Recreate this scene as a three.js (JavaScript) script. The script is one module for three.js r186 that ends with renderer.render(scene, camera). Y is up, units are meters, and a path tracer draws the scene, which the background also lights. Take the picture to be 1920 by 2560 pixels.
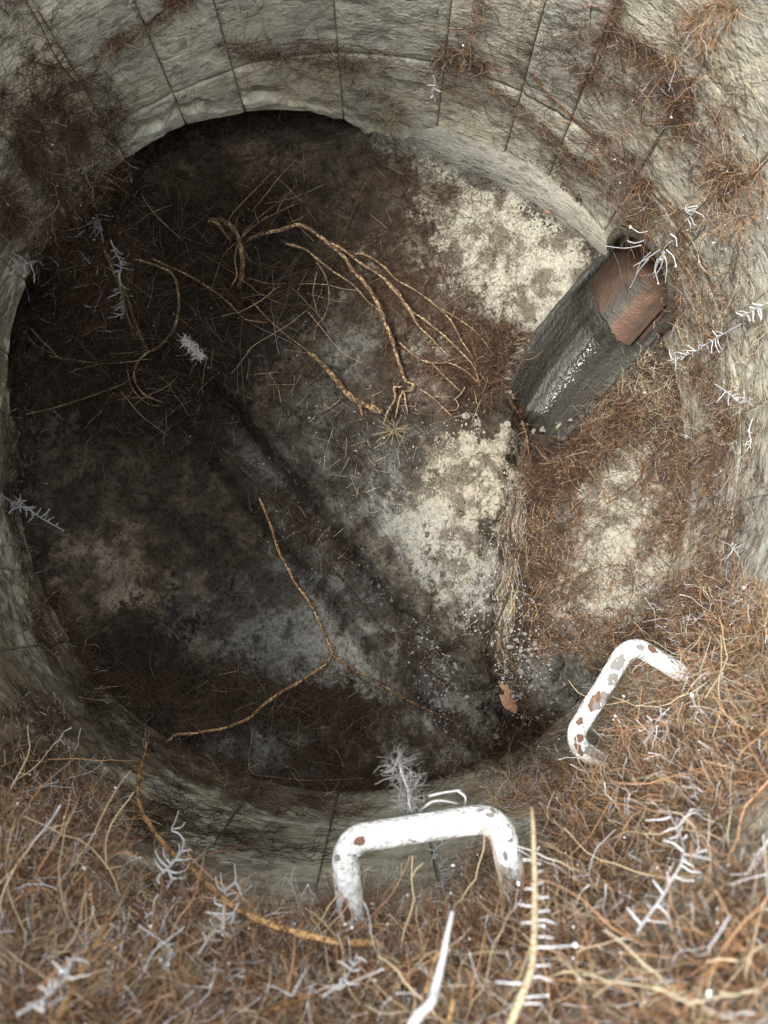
import * as THREE from 'three';
import { mergeGeometries } from 'three/addons/utils/BufferGeometryUtils.js';

// ------------------------------------------------------------------ camera, sky, sun, exposure
const H = 1.95, R = 0.85, RIM = 1.75;
const scene = new THREE.Scene();
const camera = new THREE.PerspectiveCamera(67, 0.75, 0.05, 200);
const TILT = THREE.MathUtils.degToRad(6.5);
camera.position.set(0.082, H, 0.39);
camera.rotation.set(-Math.PI / 2 + TILT, 0, 0);
camera.focus = 1.75; camera.userData.fStop = 3.6;

const renderer = new THREE.WebGLRenderer({ antialias: true });
renderer.setSize(768, 1024);
renderer.toneMapping = THREE.LinearToneMapping;
renderer.toneMappingExposure = 4.7;
renderer.shadowMap.enabled = true;
renderer.shadowMap.type = THREE.PCFSoftShadowMap;

{ // even overcast sky, brighter overhead than at the horizon
  const W = 64, HH = 32, d = new Float32Array(W * HH * 4);
  for (let j = 0; j < HH; j++) for (let i = 0; i < W; i++) {
    const el = ((j + 0.5) / HH - 0.5) * Math.PI, s = Math.max(0, Math.sin(el));
    const L = el < 0 ? 0.25 : 0.8 * (1 + 2 * s) / 3, k = (j * W + i) * 4;
    d[k] = L * 0.95; d[k + 1] = L * 0.985; d[k + 2] = L * 1.03; d[k + 3] = 1;
  }
  const t = new THREE.DataTexture(d, W, HH, THREE.RGBAFormat, THREE.FloatType);
  t.mapping = THREE.EquirectangularReflectionMapping; t.magFilter = THREE.LinearFilter; t.needsUpdate = true;
  scene.background = t; scene.environment = t;
}
const sun = new THREE.DirectionalLight(new THREE.Color(1, 0.965, 0.9), 1.5);
sun.name = 'sun';
sun.position.set(-2.4, 5.4, 0.4); sun.target.position.set(0, 0, 0);
sun.castShadow = true; sun.shadow.radius = 28; sun.shadow.mapSize.set(2048, 2048);
Object.assign(sun.shadow.camera, { left: -2.5, right: 2.5, top: 2.5, bottom: -2.5, near: 0.1, far: 20 });
scene.add(sun, sun.target);

// ------------------------------------------------------------------ helpers
function rng(seed) { let s = seed | 0; return () => { s = (s + 0x6d2b79f5) | 0; let t = Math.imul(s ^ (s >>> 15), 1 | s); t = (t + Math.imul(t ^ (t >>> 7), 61 | t)) ^ t; return ((t ^ (t >>> 14)) >>> 0) / 4294967296; }; }
const { clamp, smoothstep, lerp, degToRad } = THREE.MathUtils;
const V = (x, y, z) => new THREE.Vector3(x, y, z);
const hash = (x, y) => { let h = Math.imul(x, 374761393) ^ Math.imul(y, 668265263); h = Math.imul(h ^ (h >>> 13), 1274126177); return ((h ^ (h >>> 16)) >>> 0) / 4294967296; };
function vn(x, y, px = 0, py = 0) {            // value noise, periodic if px, py are given
  let ix = Math.floor(x), iy = Math.floor(y); const fx = x - ix, fy = y - iy;
  const u = fx * fx * (3 - 2 * fx), v = fy * fy * (3 - 2 * fy);
  let jx = ix + 1, jy = iy + 1;
  if (px) { ix = ((ix % px) + px) % px; jx = ((jx % px) + px) % px; iy = ((iy % py) + py) % py; jy = ((jy % py) + py) % py; }
  const a = hash(ix, iy), b = hash(jx, iy), c = hash(ix, jy), d = hash(jx, jy);
  return a + (b - a) * u + (c - a) * v + (a - b - c + d) * u * v;
}
function fbm(x, y, o = 4, px = 0, py = 0) {
  let s = 0, a = 0.5, n = 0;
  for (let i = 0; i < o; i++) { s += a * vn(x + i * 17, y + i * 31, px, py); n += a; x *= 2; y *= 2; px *= 2; py *= 2; a *= 0.5; }
  return s / n;
}
const toByte = (v) => { v = clamp(v, 0, 1); return 255 * (v <= 0.0031308 ? 12.92 * v : 1.055 * Math.pow(v, 1 / 2.4) - 0.055); };
function dataTex(w, h, fn, srgb, repeat = true) {     // fn(u, v, out) fills out[0..2]; linear when srgb
  const d = new Uint8Array(w * h * 4), o = [0, 0, 0];
  for (let j = 0; j < h; j++) for (let i = 0; i < w; i++) {
    fn((i + 0.5) / w, (j + 0.5) / h, o); const k = (j * w + i) * 4;
    for (let c = 0; c < 3; c++) d[k + c] = srgb ? toByte(o[c]) : 255 * clamp(o[c], 0, 1);
    d[k + 3] = 255;
  }
  const t = new THREE.DataTexture(d, w, h, THREE.RGBAFormat);
  if (srgb) t.colorSpace = THREE.SRGBColorSpace;
  t.magFilter = t.minFilter = THREE.LinearFilter;
  t.wrapS = t.wrapT = repeat ? THREE.RepeatWrapping : THREE.ClampToEdgeWrapping;
  t.needsUpdate = true; return t;
}
const counts = {};
function numbered(n) { counts[n] = (counts[n] ?? -1) + 1; return counts[n] ? `${n}_${String(counts[n]).padStart(3, '0')}` : n; }
function tag(o, label, category, group, kind) {
  if (label) o.userData.label = label; if (category) o.userData.category = category;
  if (group) o.userData.group = group; if (kind) o.userData.kind = kind; return o;
}
function thing(name, label, category, group) { const o = new THREE.Group(); o.name = numbered(name); scene.add(o); return tag(o, label, category, group); }
function part(name, geo, mat, parent) { const m = new THREE.Mesh(geo, mat); m.name = parent === scene ? numbered(name) : name; m.castShadow = m.receiveShadow = true; parent.add(m); return m; }
const partCount = new WeakMap();
function piece(name, geo, mat, parent) {
  const c = partCount.get(parent) ?? {}; partCount.set(parent, c); c[name] = (c[name] ?? -1) + 1;
  return part(c[name] ? `${name}_${String(c[name]).padStart(3, '0')}` : name, geo, mat, parent);
}
// view rays of the photograph, used to find where on the real surfaces a thing stands
const FPX = 1280 / Math.tan(degToRad(33.5)), CT = Math.cos(TILT), ST = Math.sin(TILT), CAM = camera.position.clone();
function ray(px, py) { const X = (px - 960) / FPX, Y = (1280 - py) / FPX; return V(X, -CT + Y * ST, -ST - Y * CT).normalize(); }
function G(px, py, y = 0) { const d = ray(px, py), t = (y - H) / d.y; return V(CAM.x + d.x * t, y, CAM.z + d.z * t); }
function cyl(px, py, r = R) { const d = ray(px, py), a = d.x * d.x + d.z * d.z, b = CAM.x * d.x + CAM.z * d.z, c = CAM.x ** 2 + CAM.z ** 2 - r * r; return (-b + Math.sqrt(b * b - a * c)) / a; }

// ------------------------------------------------------------------ shape of the chamber
const segD = (x, z, L) => { // distance to polyline and arc parameter
  let best = 1e9, at = 0, acc = 0, side = 0;
  for (let i = 0; i < L.length - 1; i++) {
    const ax = L[i].x, az = L[i].z, bx = L[i + 1].x - ax, bz = L[i + 1].z - az, l2 = bx * bx + bz * bz, l = Math.sqrt(l2);
    const t = clamp(((x - ax) * bx + (z - az) * bz) / l2, 0, 1), dx = x - ax - bx * t, dz = z - az - bz * t, d = dx * dx + dz * dz;
    if (d < best) { best = d; at = acc + t * l; side = Math.sign(bx * dz - bz * dx); }
    acc += l;
  }
  return [Math.sqrt(best), at / acc, side];
};
const mainLine = [[60, 640], [330, 860], [540, 1060], [720, 1280], [900, 1500], [1070, 1690], [1200, 1800], [1330, 1900]].map(([a, b]) => G(a, b, -0.04));
const tribLine = [[1325, 1075], [1312, 1180], [1288, 1330], [1262, 1480], [1235, 1620], [1258, 1710], [1290, 1800], [1340, 1910]].map(([a, b]) => G(a, b, -0.04));
const chuteLine = [[1590, 735], [1520, 800], [1440, 890], [1370, 985], [1320, 1060]].map(([a, b]) => G(a, b, -0.04));
const PIPE_A = V(0.66, 0.13, -0.75).normalize();
const PIPE_O = G(1545, 770, -0.03).add(V(0, 0.096, 0));     // a point of the pipe's axis
function floorH(x, z) {
  const r = Math.hypot(x, z);
  let h = 0.012 * smoothstep(r, 0.3, 0.85);
  const [dm, tm] = segD(x, z, mainLine);
  h -= (0.04 + 0.075 * tm) * (1 - smoothstep(dm, 0.045, 0.088)) + 0.012 * (1 - smoothstep(dm, 0.088, 0.16));
  const [dt, tt] = segD(x, z, tribLine);
  h -= (0.022 + 0.03 * smoothstep(tt, 0.6, 1) + 0.045 * (1 - smoothstep(tt, 0.03, 0.2))) * (1 - smoothstep(dt, 0.01, 0.07 - 0.02 * smoothstep(tt, 0.2, 0.5)));
  const [dc, tc] = segD(x, z, chuteLine);
  const wc = 0.128 - 0.03 * tc * tc;
  if (dc < 0.2) {
    h = Math.min(h, h - lerp(0.036, 0.1, tc) * (1 - smoothstep(dc, 0.015, wc)) * smoothstep(1 - tc + 0.001, 0, 0.02));
    const px = x - PIPE_O.x, pz = z - PIPE_O.z, al = (px * PIPE_A.x + pz * PIPE_A.z) / Math.hypot(PIPE_A.x, PIPE_A.z), ac = Math.abs(px * PIPE_A.z - pz * PIPE_A.x) / Math.hypot(PIPE_A.x, PIPE_A.z);
    if (al > -0.11 && al < 0.3 && ac < 0.118) h = lerp(h, Math.min(h, PIPE_O.y + al * 0.13 - Math.sqrt(Math.max(0, 0.01395 - ac * ac)) - 0.012), smoothstep(al, -0.11, -0.025));
  }
  return h;
}
const angD = (a, b) => { let d = a - b; while (d > Math.PI) d -= 2 * Math.PI; while (d < -Math.PI) d += 2 * Math.PI; return d; };
const CUL = degToRad(-133), CULW = degToRad(47), OUT = Math.atan2(mainLine[7].z, mainLine[7].x), OUTW = 0.17;
function yFoot(th) {
  const a = angD(th, CUL) / CULW, b = angD(th, OUT) / OUTW;
  let y = -0.12;
  if (Math.abs(a) < 1) y = Math.max(y, -0.12 + 0.33 * Math.pow(1 - a * a, 0.38) + 0.012 * (vn(th * 14, 3) - 0.5) * (Math.abs(a) < 0.95 ? 1 : 0));
  if (Math.abs(b) < 1) y = Math.max(y, -0.12 + 0.16 * Math.sqrt(1 - b * b));
  return y;
}
function hit(px, py) {                       // first surface along a view ray: {p, n, wall}
  const d = ray(px, py), tw = cyl(px, py), P = (t) => CAM.clone().addScaledVector(d, t);
  const w = P(tw), th = Math.atan2(w.z, w.x);
  let tmax = tw;
  if (w.y > floorH(w.x, w.z)) { if (w.y > yFoot(th)) return { p: w, n: V(-Math.cos(th), 0, -Math.sin(th)), d, wall: true, th }; tmax = tw + 0.4; }
  let t = (0.05 - H) / d.y;
  for (; t < tmax; t += 0.004) { const p = P(t); if (p.y < floorH(p.x, p.z)) break; }
  const p = P(t), e = 0.01, h = floorH(p.x, p.z);
  return { p: V(p.x, h, p.z), n: V(h - floorH(p.x + e, p.z), e, h - floorH(p.x, p.z + e)).normalize(), d, wall: false };
}
function at(px, py, lift = 0) { const k = hit(px, py); return k.p.clone().addScaledVector(k.d, -lift); }
const depthOf = (p) => (CAM.y - p.y) * CT + (CAM.z - p.z) * ST;        // distance along the optical axis
const metres = (wpx, p) => wpx * depthOf(p) / FPX;

// ------------------------------------------------------------------ geometry collector
class Acc {
  constructor() { this.p = []; this.n = []; this.u = []; this.c = []; this.i = []; }
  tube(pts, rad, sides, col, o = {}) {       // pts Vector3[], rad(t), col [r,g,b] or (t)=>[r,g,b]
    const N = pts.length, T = V(0, 0, 0), A = V(0, 0, 0), B = V(0, 0, 0), q = V(0, 0, 0), base = this.p.length / 3; let len = 0;
    for (let k = 0; k < N; k++) {
      T.subVectors(pts[Math.min(N - 1, k + 1)], pts[Math.max(0, k - 1)]).normalize();
      if (!k) { A.set(0.31, 0.77, 0.55); A.addScaledVector(T, -A.dot(T)).normalize(); } else { A.addScaledVector(T, -A.dot(T)).normalize(); len += pts[k].distanceTo(pts[k - 1]); }
      B.crossVectors(T, A);
      const t = k / (N - 1), r = rad(t), c = typeof col === 'function' ? col(t) : col;
      for (let s = 0; s < sides + (o.uv ? 1 : 0); s++) {
        const a = (s / sides) * 2 * Math.PI, ca = Math.cos(a), sa = Math.sin(a);
        q.set(A.x * ca + B.x * sa, A.y * ca + B.y * sa, A.z * ca + B.z * sa);
        const rr = o.lump ? r * (1 + o.lump * (fbm(len * (o.lf || 90) + (o.seed || 0), Math.min(a, 2 * Math.PI - a) * 1.3 + 7, 3) - 0.5) * 2) : r;
        this.p.push(pts[k].x + q.x * rr, pts[k].y + q.y * rr, pts[k].z + q.z * rr);
        this.n.push(q.x, q.y, q.z); if (o.uv) this.u.push(s / sides, len * o.uv); this.c.push(c[0], c[1], c[2]);
      }
    }
    const S = sides + (o.uv ? 1 : 0);
    for (let k = 0; k < N - 1; k++) for (let s = 0; s < sides; s++) {
      const a = base + k * S + s, b = base + k * S + (o.uv ? s + 1 : (s + 1) % sides);
      this.i.push(a, b, a + S, b, b + S, a + S);
    }
    if (sides > 3) for (const [k, f] of [[0, -1], [N - 1, 1]]) {          // rounded ends
      const c0 = this.p.length / 3, r = rad(k ? 1 : 0), p = pts[k];
      T.subVectors(pts[k ? N - 1 : 1], pts[k ? N - 2 : 0]).normalize();
      this.p.push(p.x + T.x * f * r * 0.8, p.y + T.y * f * r * 0.8, p.z + T.z * f * r * 0.8); this.n.push(T.x * f, T.y * f, T.z * f);
      if (o.uv) this.u.push(0.5, len * o.uv * (k ? 1 : 0)); const c = typeof col === 'function' ? col(k ? 1 : 0) : col; this.c.push(c[0], c[1], c[2]);
      for (let s = 0; s < sides; s++) { const a = base + k * S + s, b = base + k * S + (o.uv ? s + 1 : (s + 1) % sides); if (f > 0) this.i.push(a, b, c0); else this.i.push(b, a, c0); }
    }
    return this;
  }
  quadGrid(nu, nv, fn, keep) {               // fn(u, v) -> {p, uv, c}
    const base = this.p.length / 3;
    for (let j = 0; j <= nv; j++) for (let i = 0; i <= nu; i++) { const k = fn(i / nu, j / nv, i, j); this.p.push(...k.p); this.u.push(...k.uv); if (k.c) this.c.push(...k.c); }
    for (let j = 0; j < nv; j++) for (let i = 0; i < nu; i++) {
      if (keep && !keep(i, j)) continue;
      const a = base + j * (nu + 1) + i; this.i.push(a, a + 1, a + nu + 1, a + 1, a + nu + 2, a + nu + 1);
    }
    return this;
  }
  build() {
    const g = new THREE.BufferGeometry();
    g.setAttribute('position', new THREE.Float32BufferAttribute(this.p, 3));
    if (this.c.length) g.setAttribute('color', new THREE.Float32BufferAttribute(this.c, 3));
    if (this.u.length) g.setAttribute('uv', new THREE.Float32BufferAttribute(this.u, 2));
    g.setIndex(this.i);
    if (this.n.length === this.p.length) g.setAttribute('normal', new THREE.Float32BufferAttribute(this.n, 3)); else g.computeVertexNormals();
    return g;
  }
}
const curve = (pts, n) => pts.length < 3 ? Array.from({ length: n + 1 }, (_, i) => pts[0].clone().lerp(pts[1], i / n)) : new THREE.CatmullRomCurve3(pts, false, 'centripetal').getPoints(n);

// ------------------------------------------------------------------ materials
const wallNoise = (u, v) => {                 // tile of 0.8 m: worn concrete, streaked along the horizontal
  const st = fbm(u * 12, v * 56, 4, 12, 56), big = fbm(u * 5 + 3, v * 5, 4, 5, 5), gr = vn(u * 340, v * 340, 340, 340), pit = fbm(u * 26 + 9, v * 60, 3, 26, 60);
  return [st, big, gr, pit];
};
const wallMap = dataTex(1024, 1024, (u, v, o) => {
  const [st, big, gr, pit] = wallNoise(u, v);
  let k = 0.84 + 0.34 * (st - 0.5) + 0.45 * (big - 0.5) + 0.3 * (gr - 0.5) + 0.4 * (fbm(u * 90, v * 130, 3, 90, 130) - 0.5);
  const p = smoothstep(pit, 0.6, 0.72); k *= 1 - 0.34 * p;
  const pale = smoothstep(fbm(u * 30, v * 40 + 5, 3, 30, 40), 0.56, 0.7);
  k += 0.16 * pale; k = clamp(k, 0.16, 1.2);
  const w = smoothstep(big, 0.4, 0.65);
  o[0] = k * lerp(0.435, 0.485, w); o[1] = k * lerp(0.418, 0.457, w); o[2] = k * lerp(0.35, 0.362, w);
}, true);
const wallBump = dataTex(1024, 1024, (u, v, o) => {
  const [st, big, gr, pit] = wallNoise(u, v);
  o[0] = o[1] = o[2] = clamp(0.55 + 0.5 * (st - 0.5) + 0.22 * (gr - 0.5) + 0.2 * (big - 0.5) + 0.5 * (fbm(u * 90, v * 130, 3, 90, 130) - 0.5) - 0.3 * smoothstep(pit, 0.58, 0.72), 0, 1);
}, false);
const M = {};
M.wall = new THREE.MeshStandardMaterial({ map: wallMap, bumpMap: wallBump, bumpScale: 0.0034, roughness: 0.93, vertexColors: true });
M.joint = new THREE.MeshStandardMaterial({ map: wallMap, color: new THREE.Color().setRGB(0.75, 0.7, 0.64), roughness: 1 });
M.soil = new THREE.MeshPhysicalMaterial({ specularIntensity: 0.2, map: wallMap, color: new THREE.Color().setRGB(0.16, 0.12, 0.09), bumpMap: wallBump, bumpScale: 0.02, roughness: 1 });
M.strand = new THREE.MeshPhysicalMaterial({ specularIntensity: 0.35, vertexColors: true, roughness: 0.8 });
const barkMap = dataTex(256, 512, (u, v, o) => {
  const a = fbm(u * 6, v * 8, 3, 6, 8), b = fbm(u * 14 + 3, v * 34, 3, 14, 34), ring = vn(u * 3, v * 34, 3, 34);
  const f = smoothstep(0.6 * a + 0.45 * b, 0.46, 0.58), k = 0.7 + 0.6 * (b - 0.3), dk = 0.45 * smoothstep(ring, 0.72, 0.86);
  const m = f * (1 - 0.7 * dk);
  o[0] = lerp(0.1, 0.56, m) * k; o[1] = lerp(0.055, 0.4, m) * k; o[2] = lerp(0.03, 0.22, m) * k;
}, true);
const barkBump = dataTex(256, 512, (u, v, o) => { const b = fbm(u * 14 + 3, v * 40, 3, 14, 40), a = fbm(u * 5, v * 12, 3, 5, 12); o[0] = o[1] = o[2] = 0.5 * a + 0.5 * b; }, false);
M.bark = new THREE.MeshStandardMaterial({ map: barkMap, bumpMap: barkBump, bumpScale: 0.002, roughness: 0.75, vertexColors: true });
const frostMap = dataTex(128, 128, (u, v, o) => { const k = 0.75 + 0.5 * (fbm(u * 12, v * 12, 3, 12, 12) - 0.5); o[0] = 0.74 * k; o[1] = 0.735 * k; o[2] = 0.76 * k; }, true);
M.frost = new THREE.MeshStandardMaterial({ map: frostMap, vertexColors: true, roughness: 0.85 });
M.paint = new THREE.MeshStandardMaterial({
  map: dataTex(512, 512, (u, v, o) => {
    const a = fbm(u * 10, v * 10, 4, 10, 10), s = fbm(u * 40, v * 40, 2, 40, 40), k = 0.9 + 0.45 * (s - 0.5);
    const g = Math.max(smoothstep(a, 0.67, 0.72) * 0.8, smoothstep(fbm(u * 70, v * 70 + 5, 2, 70, 70), 0.76, 0.82) * 0.8), r = smoothstep(fbm(u * 30 + 3, v * 30, 3, 30, 30), 0.78, 0.82);
    o[0] = lerp(lerp(0.78 * k, 0.36, g * 0.75), 0.2, r * 0.8); o[1] = lerp(lerp(0.785 * k, 0.35, g * 0.75), 0.16, r * 0.8); o[2] = lerp(lerp(0.775 * k, 0.34, g * 0.75), 0.13, r * 0.8);
  }, true),
  bumpMap: dataTex(512, 512, (u, v, o) => { o[0] = o[1] = o[2] = 0.6 * fbm(u * 24, v * 24, 4, 24, 24) + 0.4 * vn(u * 90, v * 90, 90, 90); }, false), bumpScale: 0.006, roughness: 0.85,
});
M.cream = new THREE.MeshStandardMaterial({ map: dataTex(128, 256, (u, v, o) => { const k = 0.7 + 0.6 * (fbm(u * 6, v * 24, 4, 6, 24) - 0.4), g = smoothstep(fbm(u * 9 + 3, v * 30, 3, 9, 30), 0.55, 0.66); o[0] = lerp(0.6, 0.36, g) * k; o[1] = lerp(0.5, 0.25, g) * k; o[2] = lerp(0.33, 0.14, g) * k; }, true), bumpMap: barkBump, bumpScale: 0.0015, roughness: 0.75 });
M.rust = new THREE.MeshStandardMaterial({ map: dataTex(128, 128, (u, v, o) => { const k = 0.5 + fbm(u * 14, v * 14, 4, 14, 14); o[0] = 0.15 * k; o[1] = 0.082 * k; o[2] = 0.054 * k; }, true), roughness: 0.95 });
M.flake = new THREE.MeshStandardMaterial({ color: new THREE.Color().setRGB(0.2, 0.19, 0.18), roughness: 0.9 });
M.droplet = new THREE.MeshPhysicalMaterial({ color: new THREE.Color().setRGB(0.86, 0.87, 0.9), roughness: 0.25, clearcoat: 1, clearcoatRoughness: 0.02 });  // opaque white colour stands in for sky glints on water drops

// ------------------------------------------------------------------ floor: one sheet with channels, stained and silted
const MAP0 = -1.42, MAPS = 2.3;
const MPX = 0.00101;
const rb = (px, py, rx, ry, rot, col, amt, o = {}) => { const c = G(px, py, -0.01); return { x: c.x, z: c.z, rx: rx * MPX, ry: ry * MPX, c: Math.cos(degToRad(rot)), s: Math.sin(degToRad(rot)), col, amt, ...o }; };
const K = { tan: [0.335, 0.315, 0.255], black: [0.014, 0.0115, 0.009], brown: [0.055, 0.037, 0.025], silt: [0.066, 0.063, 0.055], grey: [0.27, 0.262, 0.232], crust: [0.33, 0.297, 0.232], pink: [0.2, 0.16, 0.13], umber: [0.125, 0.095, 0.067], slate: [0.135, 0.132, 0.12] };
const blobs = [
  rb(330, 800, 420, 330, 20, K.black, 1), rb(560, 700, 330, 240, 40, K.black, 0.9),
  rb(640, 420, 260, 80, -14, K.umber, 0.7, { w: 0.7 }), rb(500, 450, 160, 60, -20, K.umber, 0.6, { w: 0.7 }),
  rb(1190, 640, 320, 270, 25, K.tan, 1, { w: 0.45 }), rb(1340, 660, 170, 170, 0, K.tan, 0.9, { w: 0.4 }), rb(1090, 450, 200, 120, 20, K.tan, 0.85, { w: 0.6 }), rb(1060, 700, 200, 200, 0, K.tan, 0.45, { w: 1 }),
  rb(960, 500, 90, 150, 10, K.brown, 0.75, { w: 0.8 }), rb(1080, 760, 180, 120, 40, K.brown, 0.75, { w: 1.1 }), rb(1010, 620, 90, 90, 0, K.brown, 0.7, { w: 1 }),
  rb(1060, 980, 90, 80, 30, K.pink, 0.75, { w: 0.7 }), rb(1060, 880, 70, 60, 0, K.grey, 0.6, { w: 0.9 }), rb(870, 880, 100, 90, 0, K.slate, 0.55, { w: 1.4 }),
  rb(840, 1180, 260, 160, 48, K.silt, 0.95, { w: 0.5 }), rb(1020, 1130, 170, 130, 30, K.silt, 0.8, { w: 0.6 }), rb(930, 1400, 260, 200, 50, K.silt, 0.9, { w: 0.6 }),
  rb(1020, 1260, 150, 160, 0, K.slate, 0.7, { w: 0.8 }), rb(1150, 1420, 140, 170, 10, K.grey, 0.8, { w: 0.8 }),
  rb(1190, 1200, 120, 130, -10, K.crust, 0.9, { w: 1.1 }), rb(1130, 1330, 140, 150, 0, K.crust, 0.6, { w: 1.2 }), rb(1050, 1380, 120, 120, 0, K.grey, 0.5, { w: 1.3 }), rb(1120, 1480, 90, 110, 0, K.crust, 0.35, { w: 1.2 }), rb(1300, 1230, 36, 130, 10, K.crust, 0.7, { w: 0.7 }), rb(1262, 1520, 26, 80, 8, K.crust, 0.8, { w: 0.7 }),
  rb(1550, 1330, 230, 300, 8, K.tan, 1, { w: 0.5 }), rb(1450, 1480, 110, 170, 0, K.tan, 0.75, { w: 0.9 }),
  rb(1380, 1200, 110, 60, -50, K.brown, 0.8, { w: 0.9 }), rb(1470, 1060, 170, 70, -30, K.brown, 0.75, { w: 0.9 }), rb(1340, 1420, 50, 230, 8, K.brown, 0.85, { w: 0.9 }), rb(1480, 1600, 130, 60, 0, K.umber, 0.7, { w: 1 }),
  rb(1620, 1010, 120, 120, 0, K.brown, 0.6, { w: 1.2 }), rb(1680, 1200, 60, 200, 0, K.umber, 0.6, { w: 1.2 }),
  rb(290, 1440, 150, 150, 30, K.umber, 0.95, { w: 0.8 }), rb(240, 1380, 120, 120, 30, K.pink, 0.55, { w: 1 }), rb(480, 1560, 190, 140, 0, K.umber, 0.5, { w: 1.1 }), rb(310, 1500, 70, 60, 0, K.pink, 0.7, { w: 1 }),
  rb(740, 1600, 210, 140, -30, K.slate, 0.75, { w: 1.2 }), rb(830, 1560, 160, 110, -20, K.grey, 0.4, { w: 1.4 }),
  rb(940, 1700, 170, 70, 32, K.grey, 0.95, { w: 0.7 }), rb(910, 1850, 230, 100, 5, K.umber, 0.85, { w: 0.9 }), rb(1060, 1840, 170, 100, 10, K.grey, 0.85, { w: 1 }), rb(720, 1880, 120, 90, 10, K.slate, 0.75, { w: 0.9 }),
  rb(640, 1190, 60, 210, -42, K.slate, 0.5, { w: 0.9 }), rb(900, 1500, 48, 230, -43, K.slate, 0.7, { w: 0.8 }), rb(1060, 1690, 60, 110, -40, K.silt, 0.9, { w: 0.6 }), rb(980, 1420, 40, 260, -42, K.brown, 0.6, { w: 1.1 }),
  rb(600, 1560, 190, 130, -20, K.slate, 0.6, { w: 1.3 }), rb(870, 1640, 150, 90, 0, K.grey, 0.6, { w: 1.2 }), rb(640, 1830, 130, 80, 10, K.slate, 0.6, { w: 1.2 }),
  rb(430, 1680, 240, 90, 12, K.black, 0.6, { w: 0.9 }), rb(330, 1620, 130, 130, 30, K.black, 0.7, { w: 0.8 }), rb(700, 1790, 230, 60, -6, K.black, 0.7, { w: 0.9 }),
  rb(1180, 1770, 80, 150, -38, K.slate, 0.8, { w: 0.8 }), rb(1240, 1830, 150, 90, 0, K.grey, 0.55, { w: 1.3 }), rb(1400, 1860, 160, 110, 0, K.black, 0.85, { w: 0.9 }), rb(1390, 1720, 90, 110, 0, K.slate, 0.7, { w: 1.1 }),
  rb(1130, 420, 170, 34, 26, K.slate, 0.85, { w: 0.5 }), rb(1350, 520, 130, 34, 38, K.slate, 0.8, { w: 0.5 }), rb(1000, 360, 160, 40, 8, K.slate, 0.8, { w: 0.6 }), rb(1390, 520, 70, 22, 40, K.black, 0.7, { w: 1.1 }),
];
const mainP = [], tribP = [];
const floorMap = dataTex(1536, 1536, (u, v, o) => {
  const x = MAP0 + u * MAPS, z = MAP0 + v * MAPS;
  const n1 = fbm(x * 9, z * 9, 5), n2 = fbm(x * 34 + 50, z * 34, 4), n3 = vn(x * 330, z * 330), n4 = vn(x * 140 + 9, z * 140), n5 = fbm(x * 80, z * 80 + 40, 3);
  let c0 = 0.05, c1 = 0.039, c2 = 0.028;
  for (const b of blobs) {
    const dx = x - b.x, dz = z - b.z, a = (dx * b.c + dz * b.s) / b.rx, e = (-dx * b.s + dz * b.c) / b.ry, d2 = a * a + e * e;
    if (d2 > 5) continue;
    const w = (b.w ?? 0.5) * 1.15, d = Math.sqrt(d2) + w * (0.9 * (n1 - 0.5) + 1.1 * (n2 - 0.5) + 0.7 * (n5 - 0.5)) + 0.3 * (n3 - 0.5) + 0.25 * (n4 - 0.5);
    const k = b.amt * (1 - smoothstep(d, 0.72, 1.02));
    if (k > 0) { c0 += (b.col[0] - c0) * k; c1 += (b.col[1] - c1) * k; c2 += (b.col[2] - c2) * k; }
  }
  // a broken film of mud, root stains along veins, grains and pale grit
  const lum = smoothstep(c0, 0.1, 0.3), m1 = fbm(x * 26 + 7, z * 26, 5), m2 = fbm(x * 11 + 3, z * 11 + 9, 4);
  const film = smoothstep(m1 + 0.5 * (m2 - 0.5) + 0.25 * (n3 - 0.5), lerp(0.4, 0.5, lum), lerp(0.62, 0.64, lum)) * lerp(0.72, 0.74, lum);
  const vein = (1 - smoothstep(Math.abs(fbm(x * 17 + 31, z * 17, 4) - 0.5), 0.004, 0.022)) * smoothstep(m2, 0.42, 0.56) * 0.55 * lum;
  const k = 1 - (1 - film) * (1 - vein), lift = lerp(0.3, 1, lum);
  c0 = lerp(c0, 0.062 * lift, k); c1 = lerp(c1, 0.044 * lift, k); c2 = lerp(c2, 0.03 * lift, k);
  let f = 0.9 + lerp(0.7, 0.28, lum) * (n2 - 0.5) + lerp(0.8, 0.4, lum) * (n3 - 0.5) + lerp(0.6, 0.26, lum) * (n4 - 0.5) + lerp(0.9, 0.34, lum) * (n5 - 0.5);
  f *= 1 - 0.5 * smoothstep(vn(x * 210 + 4, z * 210), 0.78, 0.92);
  const speck = smoothstep(vn(x * 260 + 70, z * 260 + 5), 0.8, 0.95) * smoothstep(fbm(x * 14 + 60, z * 14, 3), 0.42, 0.62) * 0.12 * smoothstep(x + 0.4 * z, -0.35, 0.1);
  o[0] = Math.max(0.008, c0 * f + speck); o[1] = Math.max(0.007, c1 * f + speck * 0.95); o[2] = Math.max(0.006, c2 * f + speck * 0.84);
}, true, false);
const floorBump = dataTex(1536, 1536, (u, v, o) => {
  const x = MAP0 + u * MAPS, z = MAP0 + v * MAPS;
  o[0] = o[1] = o[2] = 0.45 * fbm(x * 60, z * 60, 4) + 0.25 * vn(x * 330, z * 330) + 0.3 * vn(x * 140 + 9, z * 140);
}, false, false);
M.floor = new THREE.MeshPhysicalMaterial({ specularIntensity: 0.3, map: floorMap, bumpMap: floorBump, bumpScale: 0.011, roughness: 0.82 });
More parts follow.
